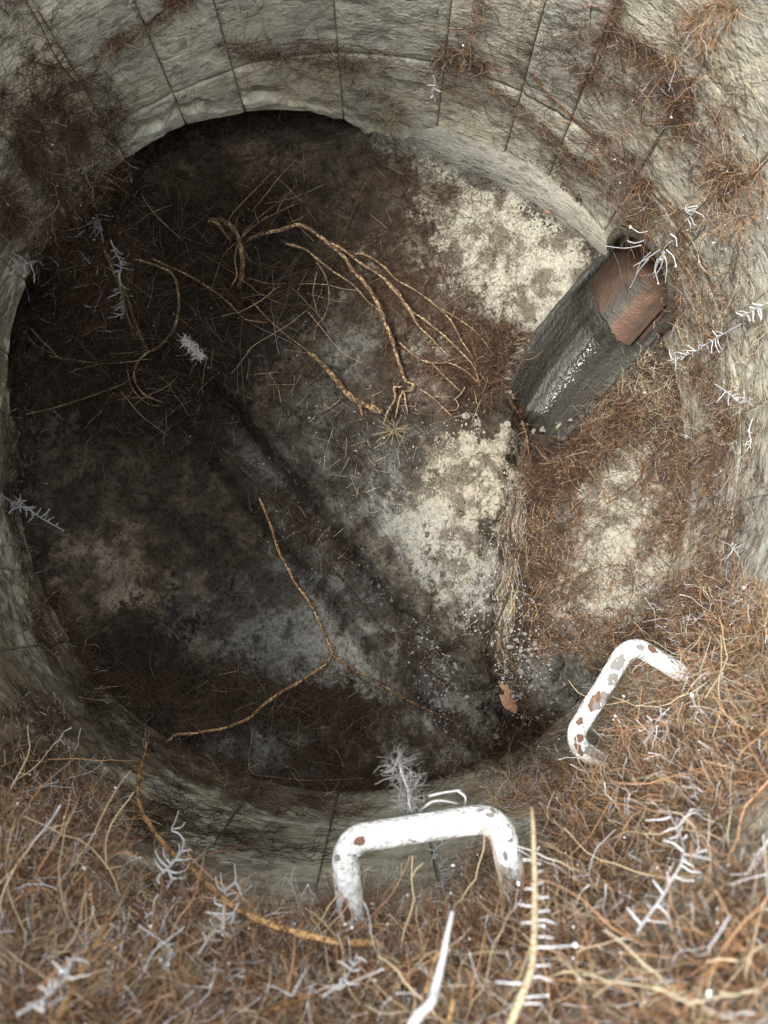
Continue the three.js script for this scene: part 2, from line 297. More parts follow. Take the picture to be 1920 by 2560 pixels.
{
  const crustC = [[1190, 1200, 130], [1160, 1330, 110], [1120, 1480, 100], [1240, 1850, 150], [1380, 1740, 110]].map(([a, b, r]) => ({ c: G(a, b), r: r * MPX }));
  const cleanA = G(1210, 630), cleanB = G(1560, 1330), ridge = [[640, 1060], [800, 1220], [970, 1410], [1100, 1560], [1190, 1690], [1230, 1760]].map(([p, q]) => G(p, q));
  const a = new Acc(), S = 0.0066, N0 = -1.76, n = Math.ceil((0.9 - N0) / S), id = new Int32Array((n + 1) * (n + 1)).fill(-1);
  const inside = (x, z) => { const r = Math.hypot(x, z); return r < 0.895 || (r < 1.75 && Math.abs(angD(Math.atan2(z, x), CUL)) < CULW + 0.06); };
  for (let j = 0; j <= n; j++) for (let i = 0; i <= n; i++) {
    const x = N0 + i * S, z = N0 + j * S; if (!inside(x, z)) continue;
    const clean = Math.max(1 - smoothstep(Math.hypot((x - cleanA.x) / 0.3, (z - cleanA.z) / 0.26), 0.6, 1), 1 - smoothstep(Math.hypot((x - cleanB.x) / 0.22, (z - cleanB.z) / 0.3), 0.6, 1));
    let y = floorH(x, z) + lerp(0.016, 0.004, clean) * (fbm(x * 20, z * 20, 4) - 0.5) + lerp(0.01, 0.003, clean) * (fbm(x * 70, z * 70, 3) - 0.5);
    const [dr] = segD(x, z, ridge); y += 0.024 * Math.exp(-((dr / 0.035) ** 2)) * (0.35 + 1.3 * fbm(x * 30 + 9, z * 30, 4)) * (1 - clean);
    for (const k of crustC) { const d = Math.hypot(x - k.c.x, z - k.c.z) / k.r; if (d < 1) y += (1 - d) * 0.034 * (Math.abs(fbm(x * 45 + 3, z * 45, 3) - 0.5) * 2 + fbm(x * 110, z * 110, 2) * 0.5 - 0.2); }
    // folds of washed-in fibre running along the small channel
    const [dt, tt, sd] = segD(x, z, tribLine); if (dt < 0.05) y += 0.006 * (vn(sd * dt * 190 + 40, tt * 5) - 0.5) * (1 - dt / 0.05) + 0.004 * smoothstep(dt, 0.02, 0.03) * (1 - smoothstep(dt, 0.03, 0.045));
    id[j * (n + 1) + i] = a.p.length / 3; a.p.push(x, y, z); a.u.push((x - MAP0) / MAPS, (z - MAP0) / MAPS);
  }
  for (let j = 0; j < n; j++) for (let i = 0; i < n; i++) {
    const q = [id[j * (n + 1) + i], id[j * (n + 1) + i + 1], id[(j + 1) * (n + 1) + i], id[(j + 1) * (n + 1) + i + 1]];
    if (Math.min(...q) >= 0) a.i.push(q[0], q[2], q[1], q[1], q[2], q[3]);
  }
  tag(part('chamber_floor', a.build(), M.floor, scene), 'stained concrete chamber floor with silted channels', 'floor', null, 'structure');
}

// ------------------------------------------------------------------ wall: board-marked concrete panels in two lifts
const SEAMS = (() => {
  const seen = [[333, 430], [498, 390], [613, 283], [1122, 58], [1324, 150], [1440, 266], [130, 760], [52, 905], [30, 1040]].map(([a, b]) => { const t = cyl(a, b), d = ray(a, b); return Math.atan2(CAM.z + d.z * t, CAM.x + d.x * t); });
  seen.sort((a, b) => a - b); const out = [];
  for (let i = 0; i < seen.length; i++) {
    const a = seen[i], b = i + 1 < seen.length ? seen[i + 1] : seen[0] + 2 * Math.PI, k = Math.max(1, Math.round((b - a) / 0.235));
    for (let j = 0; j < k; j++) out.push(a + ((b - a) * j) / k);
  }
  return out.map((a, i) => [a, i + 1 < out.length ? out[i + 1] : out[0] + 2 * Math.PI]);
})();
const LIFT = 0.31;
const chips = [[680, 335, 0.09, 0.022], [520, 385, 0.07, 0.018], [960, 300, 0.1, 0.02], [420, 410, 0.05, 0.02]].map(([a, b, w, h]) => { const t = cyl(a, b), d = ray(a, b); return { th: Math.atan2(CAM.z + d.z * t, CAM.x + d.x * t), w, h }; });
function wallOut(th, y) {                      // how far the worn face stands back from the true cylinder
  const x = th * R;
  let o = 0.002 * (fbm(x * 14, y * 40, 4) - 0.5) + 0.007 * (fbm(x * 4 + 20, y * 4, 3) - 0.5) + 0.004 * smoothstep(fbm(x * 18 + 4, y * 34 + 8, 3), 0.64, 0.75) + 0.0014 * (fbm(x * 55, y * 70, 2) - 0.5);
  const f = y - Math.max(0.01, yFoot(th));
  const lip = 0.028 + 0.02 * (vn(x * 11, 5) - 0.4) + 0.012 * (vn(x * 60, 9) - 0.5);
  if (Math.abs(angD(th, degToRad(-100))) < 0.75) o -= 0.007 * (1 - smoothstep(f, lip - 0.004, lip + 0.003)) * smoothstep(vn(x * 9, 2), 0.3, 0.4);
  for (const c of chips) { const a = Math.abs(angD(th, c.th)) / c.w, b = Math.abs(f - lip - c.h) / c.h; if (a < 1 && b < 1) o += 0.012 * (1 - a * a) * (1 - b * b); }
  return o;
}
const pipeDist = (x, y, z) => { const d = V(x, y, z).sub(PIPE_O), t = d.dot(PIPE_A); return [d.addScaledVector(PIPE_A, -t).length(), t]; };
{
  const wall = thing('chamber_wall', 'round wall of worn board-marked concrete panels enclosing the chamber', 'wall');
  const rnd = rng(11);
  for (const [a0, a1] of SEAMS) for (const lift of [0, 1]) {
    const g = (0.0008 + 0.0016 * rnd()) / R, t0 = a0 + g, t1 = a1 - g, tone = 0.9 + 0.2 * rnd(), ou = rnd() * 3, ov = rnd() * 3;
    const nu = Math.max(8, Math.round((t1 - t0) * R / 0.0078)), nv = lift ? 84 : 48, jut = (rnd() - 0.5) * 0.004;
    const a = new Acc(), E = 2;
    const left = (th, y) => { const a = angD(th, degToRad(156)); const zone = 1 - smoothstep(Math.abs(a), 0.85, 1.2); return zone <= 0 ? 0 : zone * smoothstep(0.6 * fbm(th * R * 7, y * 9 + 3, 4) + 0.4 * fbm(th * R * 45, y * 60, 3), 0.36, 0.47); };  // patchy brown dirt that also paints the dim left side darker
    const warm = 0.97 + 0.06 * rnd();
    const bad = new Set();
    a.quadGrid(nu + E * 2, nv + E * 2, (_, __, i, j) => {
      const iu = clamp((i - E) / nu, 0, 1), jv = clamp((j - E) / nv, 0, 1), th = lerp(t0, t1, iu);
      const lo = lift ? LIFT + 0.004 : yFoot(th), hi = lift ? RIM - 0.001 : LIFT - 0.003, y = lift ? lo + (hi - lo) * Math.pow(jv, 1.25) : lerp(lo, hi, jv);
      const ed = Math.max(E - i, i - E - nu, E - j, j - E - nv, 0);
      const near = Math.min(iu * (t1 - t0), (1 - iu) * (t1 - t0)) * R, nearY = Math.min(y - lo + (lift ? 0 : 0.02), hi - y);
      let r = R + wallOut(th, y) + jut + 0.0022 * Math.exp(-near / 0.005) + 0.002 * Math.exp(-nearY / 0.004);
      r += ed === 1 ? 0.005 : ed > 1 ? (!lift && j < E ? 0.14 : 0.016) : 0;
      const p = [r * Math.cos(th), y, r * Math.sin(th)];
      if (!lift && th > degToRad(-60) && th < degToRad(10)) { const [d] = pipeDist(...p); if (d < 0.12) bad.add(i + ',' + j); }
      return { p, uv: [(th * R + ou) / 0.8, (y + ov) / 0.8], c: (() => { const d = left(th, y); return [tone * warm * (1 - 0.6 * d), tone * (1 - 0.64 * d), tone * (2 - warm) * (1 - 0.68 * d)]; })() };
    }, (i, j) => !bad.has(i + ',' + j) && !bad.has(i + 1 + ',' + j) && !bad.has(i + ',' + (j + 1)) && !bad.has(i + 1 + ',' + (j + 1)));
    for (let k = 0; k < a.i.length; k += 3) { const s = a.i[k]; a.i[k] = a.i[k + 1]; a.i[k + 1] = s; }
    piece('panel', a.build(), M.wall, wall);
  }
  // the dark backing seen in the joints between the panels
  const b = new Acc();
  b.quadGrid(160, 20, (u, v) => { const th = u * 2 * Math.PI, lo = yFoot(th) + 0.004, y = lerp(lo, RIM - 0.002, v), r = R + 0.0095; return { p: [r * Math.cos(th), y, r * Math.sin(th)], uv: [th * R / 0.8, y / 0.8] }; });
  // leave the pipe's opening free
  const keep = []; for (let k = 0; k < b.i.length; k += 3) { const ok = [0, 1, 2].every((c) => { const q = b.i[k + c] * 3; return pipeDist(b.p[q], b.p[q + 1], b.p[q + 2])[0] > 0.112 || b.p[q] < 0; }); if (ok) keep.push(b.i[k], b.i[k + 2], b.i[k + 1]); }
  b.i = keep; piece('joint_backing', b.build(), M.joint, wall);
}
{ // culvert behind the arch in the wall foot, the earth around the chamber, the ground outside
  const a = new Acc();
  a.quadGrid(48, 12, (u, v) => { const th = CUL + (u * 2 - 1) * (CULW + 0.02), r = R + 0.1 + v * 0.78, y = Math.max(-0.14, yFoot(th)) + 0.02 + 0.01 * vn(th * 20, r * 12) - (v > 0.96 ? 0.4 : 0); return { p: [r * Math.cos(th), y, r * Math.sin(th)], uv: [th, r] }; });
  tag(part('culvert_roof', a.build(), M.soil, scene), 'dark vault of the low culvert opening in the wall foot', 'culvert', null, 'structure');
  const e = new Acc();
  e.quadGrid(48, 4, (u, v) => { const th = u * 2 * Math.PI; return { p: [1.9 * Math.cos(th), -0.45 + v * (0.45 + RIM), 1.9 * Math.sin(th)], uv: [th, v] }; });
  const disc = new THREE.CircleGeometry(1.9, 48).rotateX(-Math.PI / 2).translate(0, -0.45, 0); disc.deleteAttribute('normal');
  const eg = e.build(); eg.deleteAttribute('normal'); const m = mergeGeometries([eg, disc]); m.computeVertexNormals();
  tag(part('subsoil', m, M.soil, scene), 'earth around the chamber', 'earth', null, 'structure');
  const ring = new THREE.RingGeometry(R + 0.004, 150, 96, 6).rotateX(-Math.PI / 2).translate(0, RIM, 0);
  tag(part('ground', ring, M.soil, scene), 'bare ground round the open chamber mouth', 'ground', null, 'structure');
}
// ------------------------------------------------------------------ fillet of grey mortar round the foot of the far wall
M.mortar = new THREE.MeshStandardMaterial({ map: wallMap, bumpMap: wallBump, bumpScale: 0.004, color: new THREE.Color().setRGB(0.6, 0.595, 0.6), roughness: 0.85 });
M.darkMortar = new THREE.MeshPhysicalMaterial({ map: wallMap, bumpMap: wallBump, bumpScale: 0.004, color: new THREE.Color().setRGB(0.26, 0.25, 0.24), roughness: 0.7, specularIntensity: 0.5 });
{
  const a = new Acc(), t0 = degToRad(-84), t1 = degToRad(-26);
  a.quadGrid(150, 14, (u, v) => {
    const th = lerp(t0, t1, u), fade = smoothstep(u, 0, 0.2) * smoothstep(1 - u, 0, 0.45), hgt = 0.002 + (0.075 + 0.03 * (fbm(th * 9, 1, 3) - 0.5)) * fade, w = 0.042 * fade + 0.002;
    const ph = v * Math.PI / 2, y = hgt * Math.pow(Math.sin(ph), 1.2), r = R + 0.012 - w * Math.cos(ph) - 0.012 * Math.min(1, (1 - v) * 8) + 0.003 * (fbm(th * 40, v * 5, 3) - 0.5);
    const x = r * Math.cos(th), z = r * Math.sin(th);
    return { p: [x, floorH(x, z) - 0.004 + y, z], uv: [th * R / 0.8, (v * 0.15) / 0.8] };
  }, (i, j) => true);
  const keep = []; for (let k = 0; k < a.i.length; k += 3) { const q = a.i[k] * 3; if (pipeDist(a.p[q], a.p[q + 1], a.p[q + 2])[0] > 0.124) keep.push(a.i[k], a.i[k + 1], a.i[k + 2]); }
  a.i = keep;
  tag(part('mortar_fillet', a.build(), M.mortar, scene), 'smooth grey mortar fillet between far wall foot and floor', 'mortar');
}
// ------------------------------------------------------------------ clay pipe and the wet mortar chute below it
{
  const clay = new THREE.MeshStandardMaterial({
    map: dataTex(256, 256, (u, v, o) => {                    // u round the pipe, v along it; grey silt streaks lie along the bore
      const s = fbm(u * 26, v * 3, 3, 26, 3), n = fbm(u * 20, v * 20 + 3, 4, 20, 20), k = 0.75 + 0.6 * (n - 0.4);
      const silt = Math.max(smoothstep(s, 0.62, 0.7) * 0.6, (1 - smoothstep(Math.abs(u - 0.26) + 0.03 * (n - 0.5), 0.045, 0.07)) * 0.95, 0.5 * smoothstep(0.24 - u + 0.06 * (n - 0.5), -0.01, 0.02));
      o[0] = lerp(0.125, 0.062, silt) * k; o[1] = lerp(0.066, 0.054, silt) * k; o[2] = lerp(0.041, 0.043, silt) * k;
    }, true),
    bumpMap: wallBump, bumpScale: 0.002, roughness: 0.55, side: THREE.DoubleSide,
  });
  const t = thing('clay_pipe', 'terracotta drain pipe mouth streaked with grey silt in the wall foot', 'pipe');
  const up = V(0, 1, 0).addScaledVector(PIPE_A, -PIPE_A.y).normalize(), sd = V(0, 0, 0).crossVectors(PIPE_A, up);
  const P = (s, ang, r) => PIPE_O.clone().addScaledVector(PIPE_A, s).addScaledVector(up, -Math.cos(ang) * r).addScaledVector(sd, Math.sin(ang) * r);
  const shell = (r0, r1, s0f, s1, full) => {              // open channel inside the chamber, whole pipe in the wall
    const a = new Acc(); const half = full ? Math.PI : degToRad(62), nu = 48, nv = 16;
    const ringAt = (r) => a.quadGrid(nu, nv, (u, v) => { const ang = (u * 2 - 1) * half, s = lerp(s0f(ang), s1, v), p = P(s, ang, r); return { p: p.toArray(), uv: [u * (full ? 1 : 0.55), s * 2] }; });
    ringAt(r0); ringAt(r1);
    a.quadGrid(nu, 1, (u, v) => { const ang = (u * 2 - 1) * half, s = s0f(ang); return { p: P(s, ang, lerp(r0, r1, v)).toArray(), uv: [u * 0.5, v * 0.1] }; });
    return a.build();
  };
  const ragged = (ang) => -0.045 - 0.035 * Math.sin(ang * 1.2 + 0.4) + 0.018 * (fbm(ang * 5 + 3, 2, 3) - 0.5);
  piece('channel', shell(0.1, 0.116, ragged, 0.09, false), clay, t);
  piece('barrel', shell(0.1, 0.116, () => 0.09, 0.7, true), clay, t);
  // collar of mortar round the hole
  const pts = [];
  for (let k = 0; k <= 64; k++) { const ang = degToRad(lerp(70, 290, k / 64)); let lo = -0.1, hi = 0.6; for (let it = 0; it < 30; it++) { const m = (lo + hi) / 2, p = P(m, ang, 0.124); if (Math.hypot(p.x, p.z) < R - 0.004) lo = m; else hi = m; } pts.push(P(lo, ang, 0.124)); }
  piece('mortar_collar', new Acc().tube(pts, (u) => 0.011 + 0.003 * Math.sin(u * 9), 10, [1, 1, 1], { uv: 3, lump: 0.25, lf: 40 }).build(), M.darkMortar, t);

  // chute
  const wet = new THREE.MeshPhysicalMaterial({
    map: dataTex(256, 256, (u, v, o) => { const k = 0.8 + 0.7 * (fbm(u * 14, v * 5, 4, 14, 5) - 0.5) + 0.5 * (vn(u * 70, v * 120, 70, 120) - 0.5); o[0] = 0.046 * k; o[1] = 0.043 * k; o[2] = 0.036 * k; }, true),
    bumpMap: dataTex(512, 512, (u, v, o) => { o[0] = o[1] = o[2] = 0.5 * fbm(u * 26, v * 8, 4, 26, 8) + 0.3 * vn(u * 50, v * 70, 50, 70) + 0.2 * vn(u * 110, v * 160, 110, 160); }, false), bumpScale: 0.006,
    roughnessMap: dataTex(256, 256, (u, v, o) => { const w = Math.exp(-(((u - 0.62) / 0.1) ** 2)) * smoothstep(v, 0.2, 0.35) + 0.7 * Math.exp(-(((u - 0.33) / 0.03) ** 2)); const n = fbm(u * 20, v * 9, 3, 20, 9); o[0] = o[1] = o[2] = clamp(0.6 - 0.6 * w * (0.6 + 0.8 * n), 0.13, 1); }, false), roughness: 1, metalness: 0,
  });
  const c = curve(chuteLine.map((p) => p.clone()), 60), a = new Acc(), NU = 60, NV = 90;
  a.quadGrid(NU, NV, (u, v) => {
    const f = v * 60, i = Math.min(59, Math.floor(f)), p = c[i].clone().lerp(c[i + 1], f - i), T = c[Math.min(60, i + 1)].clone().sub(c[Math.max(0, i - 1)]).setY(0).normalize(), S = V(-T.z, 0, T.x);
    const k = (u * 2 - 1), right = k < 0, wd = (0.13 - 0.028 * v * v + 0.006 * (fbm(v * 7 + (right ? 5 : 0), 2, 3) - 0.5)) * 1.04;
    // the lip runs out lower down on one side than on the other
    const s = p.addScaledVector(S, -k * wd).addScaledVector(T, 0.035 * v * v * k - 0.02 * v * v * k * k);
    const edge = smoothstep(Math.abs(k), 0.93, 1), end = smoothstep(v, 0.965, 1), rag = 0.16 + 0.03 * Math.sin(k * 2 + 1) + 0.03 * (fbm(k * 4 + 9, 2, 3) - 0.5);
    const under = (1 - smoothstep(v, rag, rag + 0.018)) * (1 - smoothstep(Math.abs(k), 0.6, 0.66)), thick = 0.008 + 0.006 * Math.exp(-(((v - rag - 0.03) / 0.06) ** 2));
    const y = floorH(s.x, s.z) + thick - 0.045 * under - 0.012 * edge - 0.03 * end + 0.0035 * (fbm(k * 6 + 20, v * 3, 3) - 0.5) + 0.003 * Math.exp(-(((k + 0.22 - 0.1 * v) / 0.06) ** 2)) * (1 - edge) * (1 - under) + 0.002 * (fbm(k * 18, v * 24, 2) - 0.5);
    return { p: [s.x, y, s.z], uv: [u, v] };
  });
  tag(part('mortar_chute', a.build(), wet, scene), 'dark wet mortar chute curving down from the terracotta pipe', 'chute');
}
// ------------------------------------------------------------------ step irons let into the wall
function stepIron(label, px, py, width, proj, rad, dTh, patches, seed, where) {
  const drop = 0;
  const k = cyl(px, py), d = ray(px, py), th = Math.atan2(CAM.z + d.z * k, CAM.x + d.x * k) + dTh, y0 = CAM.y + d.y * k;
  const t = thing('step_iron', label, 'step iron', 'white painted step irons in the wall');
  t.position.set(R * Math.cos(th), y0, R * Math.sin(th)); t.rotation.y = -th - Math.PI / 2 - 0.035; if (where) { t.position.set(where[0], where[1], where[2]); t.rotation.y = -where[3] - Math.PI / 2; }          // local: x along the wall, +z into the chamber
  const rc = 0.034, h = width / 2, z1 = proj, pts = [];
  const legEnd = [-0.07];
  const push = (x, z) => pts.push(V(x, -drop * (z / proj), z));
  for (let i = 0; i <= 14; i++) push(-h - 0.006 * (1 - i / 14), lerp(legEnd[0], z1 - rc, i / 14));
  for (let i = 1; i < 10; i++) { const a = (i / 10) * Math.PI / 2; push(-h + rc - rc * Math.cos(a), z1 - rc + rc * Math.sin(a)); }
  for (let i = 0; i <= 18; i++) push(lerp(-h + rc, h - rc, i / 18), z1);
  for (let i = 1; i < 10; i++) { const a = (i / 10) * Math.PI / 2; push(h - rc + rc * Math.sin(a), z1 - rc + rc * Math.cos(a)); }
  for (let i = 0; i <= 14; i++) push(h + 0.006 * (i / 14), lerp(z1 - rc, legEnd[0], i / 14));
  const whole = curve(pts, 170);
  const bump = (p) => 1 + 0.09 * (fbm(p.x * 46 + seed, p.z * 46 + p.y * 30, 3) - 0.5) + 0.05 * (fbm(p.x * 140 + seed, p.z * 140, 2) - 0.5);
  const cut = [0, 36, 134, 170], nm = ['leg', 'crossbar', 'leg'];
  const frames = [];
  { const T = V(0, 0, 0), A = V(0, 1, 0); for (let i = 0; i < whole.length; i++) { T.subVectors(whole[Math.min(whole.length - 1, i + 1)], whole[Math.max(0, i - 1)]).normalize(); A.addScaledVector(T, -A.dot(T)).normalize(); frames.push({ A: A.clone(), B: V(0, 0, 0).crossVectors(T, A) }); } }
  const surf = (i, ang, extra = 0) => { const i0 = Math.min(whole.length - 2, Math.floor(i)), f = i - i0, p = whole[i0].clone().lerp(whole[i0 + 1], f), F = frames[Math.min(whole.length - 1, Math.round(i))]; const q = F.A.clone().multiplyScalar(Math.cos(ang)).addScaledVector(F.B, Math.sin(ang)); const e = p.clone().addScaledVector(q, rad); return p.addScaledVector(q, rad * bump(e) + extra); };
  for (let s = 0; s < 3; s++) {
    const n = cut[s + 1] - cut[s], a = new Acc();
    a.quadGrid(26, n, (u, v) => { const i = cut[s] + v * n; return { p: surf(i, -u * 2 * Math.PI).toArray(), uv: [u * 0.35 + seed * 0.13, i * 0.0105] }; });
    piece(nm[s], a.build(), M.paint, t);
  }
  const rnd = rng(seed * 77 + 5);
  for (const [i, ang, len, w, kind] of patches) {       // places where the paint has flaked off
    const a = new Acc(), N = 16, mid = surf(i, ang, 0.0004), sp = 0.0022;
    a.p.push(...mid.toArray()); a.u.push(0.5, 0.5);
    for (let k = 0; k < N; k++) { const b = (k / N) * 2 * Math.PI, q = 0.75 + 0.5 * rnd(); const p = surf(i + Math.cos(b) * len / sp * q, ang + Math.sin(b) * w / rad * q, 0.0009); a.p.push(...p.toArray()); a.u.push(0.5 + 0.4 * Math.cos(b), 0.5 + 0.4 * Math.sin(b)); }
    for (let k = 0; k < N; k++) a.i.push(0, 1 + k, 1 + ((k + 1) % N));
    piece(kind ? 'bare_patch' : 'rust_patch', a.build(), kind ? M.flake : M.rust, t);
  }
  return t;
}
stepIron('thick white painted step iron, the upper one nearest the camera', 1088, 2304, 0.226, 0.127, 0.0195, 0, [
[112, 0.1, 0.008, 0.006, 0], [122, -0.5, 0.003, 0.003, 1], [146, 0.2, 0.007, 0.006, 0], [128, 0.6, 0.004, 0.005, 1], [38, 0.4, 0.0025, 0.003, 1], [33, -0.2, 0.003, 0.003, 1], [55, 0.6, 0.005, 0.003, 1], [60, 0.9, 0.004, 0.003, 1], [155, -0.3, 0.003, 0.004, 0]], 1);
stepIron('rust-spotted white step iron further down among the roots on the right', 1660, 1795, 0.222, 0.122, 0.018, 0.03, [
  [118, 0.0, 0.009, 0.009, 0], [106, 0.5, 0.006, 0.006, 0], [92, 0.3, 0.013, 0.009, 0], [90, -0.2, 0.012, 0.012, 1], [76, -0.1, 0.008, 0.009, 1], [66, 0.2, 0.011, 0.011, 1], [69, 0.5, 0.006, 0.006, 1], [36, 0.5, 0.008, 0.008, 0], [44, 0.2, 0.008, 0.006, 1], [126, 0.4, 0.012, 0.006, 0], [134, -0.3, 0.014, 0.009, 1]], 2, [0.596, 0.45, 0.629, degToRad(33)]);

// ------------------------------------------------------------------ rootlets: thin curling strands that grow over the surfaces
const COL = { rust: [0.165, 0.088, 0.055], orange: [0.45, 0.262, 0.148], tan: [0.5, 0.395, 0.26], straw: [0.5, 0.44, 0.31], white: [0.62, 0.63, 0.67], dark: [0.02, 0.014, 0.009], brown: [0.07, 0.043, 0.028], umber: [0.125, 0.08, 0.052], grey: [0.33, 0.325, 0.33] };
const tips = [];
let R0 = rng(4242);
const gauss = () => R0() + R0() + R0() - 1.5;
function keepClear(p, off) {
  const r = Math.hypot(p.x, p.z), lim = R - 0.004 - off;
  if (p.y > floorH(p.x, p.z) + 0.03 && r > lim && p.y > yFoot(Math.atan2(p.z, p.x))) { p.x *= lim / r; p.z *= lim / r; }
  const h = floorH(p.x, p.z) + off; if (p.y < h) p.y = h;
}
function strand(acc, p0, n, o) {
  const L = o.len * (0.45 + 1.1 * R0()), seg = o.seg ?? 6, st = L / seg, p = p0.clone().addScaledVector(n, o.lift0 ?? 0.002);
  const d = V(gauss(), gauss(), gauss()); d.addScaledVector(n, -d.dot(n)).normalize(); if (o.dir) d.addScaledVector(o.dir, o.dirAmt ?? 1.5).normalize();
  d.addScaledVector(n, (o.out ?? 0.3) * (0.3 + R0() * 1.4)).normalize();
  const pts = [p.clone()];
  for (let i = 0; i < seg; i++) { d.x += gauss() * o.curl; d.y += gauss() * o.curl - (o.g ?? 0); d.z += gauss() * o.curl; d.normalize(); p.addScaledVector(d, st); keepClear(p, (o.clear ?? 0.002)); pts.push(p.clone()); }
  const r0 = o.r * (0.55 + 0.9 * R0()), c = o.pick(), sh = 0.7 + 0.6 * R0(), tw = o.tip && R0() < o.tip, col = [c[0] * sh, c[1] * sh, c[2] * sh];
  acc.tube(pts, (t) => r0 * (1 - 0.55 * t) * (tw && t > 0.9 ? 2 : 1), 3, tw ? (t) => (t > 0.6 ? [lerp(col[0], 0.62, t), lerp(col[1], 0.62, t), lerp(col[2], 0.66, t)] : col) : col);
  if (o.drop && R0() < o.drop) tips.push([pts[seg].clone(), r0]);
  if (o.side) for (let q = 0; q < o.side; q++) if (R0() < 0.7) {
    const k = 1 + Math.floor(R0() * (seg - 1)), m = pts[k].clone(), e = V(gauss(), gauss() - 0.2, gauss()).normalize().addScaledVector(n, 0.3), sp = [m.clone()], sl = st * (0.6 + R0());
    for (let i = 0; i < 2; i++) { e.x += gauss() * 0.4; e.y += gauss() * 0.4; e.z += gauss() * 0.4; e.normalize(); m.addScaledVector(e, sl * 0.6); keepClear(m, 0.002); sp.push(m.clone()); }
    acc.tube(sp, (t) => r0 * 0.7 * (1 - 0.5 * t), 3, tw ? [0.6, 0.6, 0.63] : col);
    if (o.drop && R0() < o.drop) tips.push([m.clone(), r0]);
  }
}
const mix = (list) => { let tot = 0; for (const q of list) tot += q[1]; return () => { let k = R0() * tot; for (const q of list) if ((k -= q[1]) < 0) return q[0]; return list[0][0]; }; };
const PAL = {
  rusty: mix([[COL.rust, 5], [COL.orange, 2], [COL.umber, 4], [COL.tan, 1], [COL.brown, 5], [COL.dark, 2], [COL.grey, 0.5]]),
  near: mix([[COL.rust, 4], [COL.orange, 6], [COL.umber, 2.5], [COL.tan, 3.5], [COL.brown, 1.5], [COL.straw, 1], [COL.white, 0.5]]),
  orange: mix([[COL.orange, 6], [COL.tan, 4], [COL.rust, 3], [COL.straw, 1], [COL.white, 0.5], [COL.umber, 2]]),
  dark: mix([[COL.dark, 6], [COL.brown, 3], [COL.umber, 1], [COL.tan, 0.12]]),
  brown: mix([[COL.brown, 5], [COL.umber, 3], [COL.rust, 1.5], [COL.dark, 2], [COL.tan, 0.3]]),
  straw: mix([[COL.straw, 4], [COL.tan, 3], [COL.umber, 3], [COL.brown, 2], [COL.grey, 1]]),
  mud: mix([[COL.straw, 1.5], [COL.tan, 1], [COL.umber, 3], [COL.brown, 2], [COL.grey, 1]]),
  umber: mix([[COL.umber, 4], [COL.brown, 3], [COL.tan, 0.8], [COL.grey, 0.3]]),
  pale: mix([[COL.white, 4], [COL.grey, 3], [COL.straw, 2], [COL.tan, 1]]),
};
// each patch: centre and radii in the photograph, count, style; every strand starts on the surface seen there
function mat(name, label, category, seed, patches) {
  R0 = rng(seed); const acc = new Acc();
  for (const [px, py, rx, ry, rot, n, o] of patches) {
    const c = Math.cos(degToRad(rot)), s = Math.sin(degToRad(rot));
    const clumps = []; if (o.clump) for (let k = 0; k < o.clump; k++) { const a = R0() * 6.2832, q = Math.sqrt(R0()); clumps.push([Math.cos(a) * q, Math.sin(a) * q]); }
    for (let k = 0; k < n; k++) {
      let u, v;
      if (clumps.length && R0() < 0.75) { const q = clumps[Math.floor(R0() * clumps.length)]; u = q[0] + gauss() * (o.spread ?? 0.16); v = q[1] + gauss() * (o.spread ?? 0.16); } else { const a = R0() * 6.2832, q = Math.sqrt(R0()); u = Math.cos(a) * q; v = Math.sin(a) * q; }
      const h = hit(px + u * rx * c - v * ry * s, py + u * rx * s + v * ry * c);
      if (pipeDist(h.p.x, h.p.y, h.p.z)[0] < 0.1) continue;
      const [dc] = segD(h.p.x, h.p.z, chuteLine); if (!h.wall && dc < 0.115) continue;
      strand(acc, h.p, h.n, o);
    }
  }
  return tag(part(name, acc.build(), M.strand, scene), label, category, null, 'stuff');
}
const S = (base, extra) => ({ ...base, ...extra });
const fine = { len: 0.05, r: 0.00042, curl: 0.4, out: 0.12, g: 0.02, seg: 4, pick: PAL.brown };
const wallFine = { len: 0.05, r: 0.00042, curl: 0.6, out: 0.3, g: 0.05, seg: 5, pick: PAL.rusty, drop: 0.003, tip: 0.04 };
const vein = { len: 0.09, r: 0.0005, curl: 0.32, out: 0.03, g: 0.03, seg: 6, pick: PAL.rusty, clear: 0.0006, lift0: 0.001 };
const base = { len: 0.058, r: 0.00052, curl: 0.72, out: 0.25, g: 0.02, seg: 5, pick: PAL.near, drop: 0.002, tip: 0.07 };
const bushy = { len: 0.075, r: 0.0008, curl: 0.6, out: 0.4, g: 0.02, seg: 7, pick: PAL.orange, drop: 0.014, tip: 0.16, side: 1 };
const coarse = { len: 0.12, r: 0.0013, curl: 0.42, out: 0.45, g: 0, seg: 9, pick: PAL.orange, drop: 0.1, tip: 0.12, side: 2, lift0: 0.02, clear: 0.02 };
const frosty = { len: 0.045, r: 0.0008, curl: 0.5, out: 0.7, g: -0.02, seg: 5, pick: PAL.pale, drop: 0.06, side: 2 };
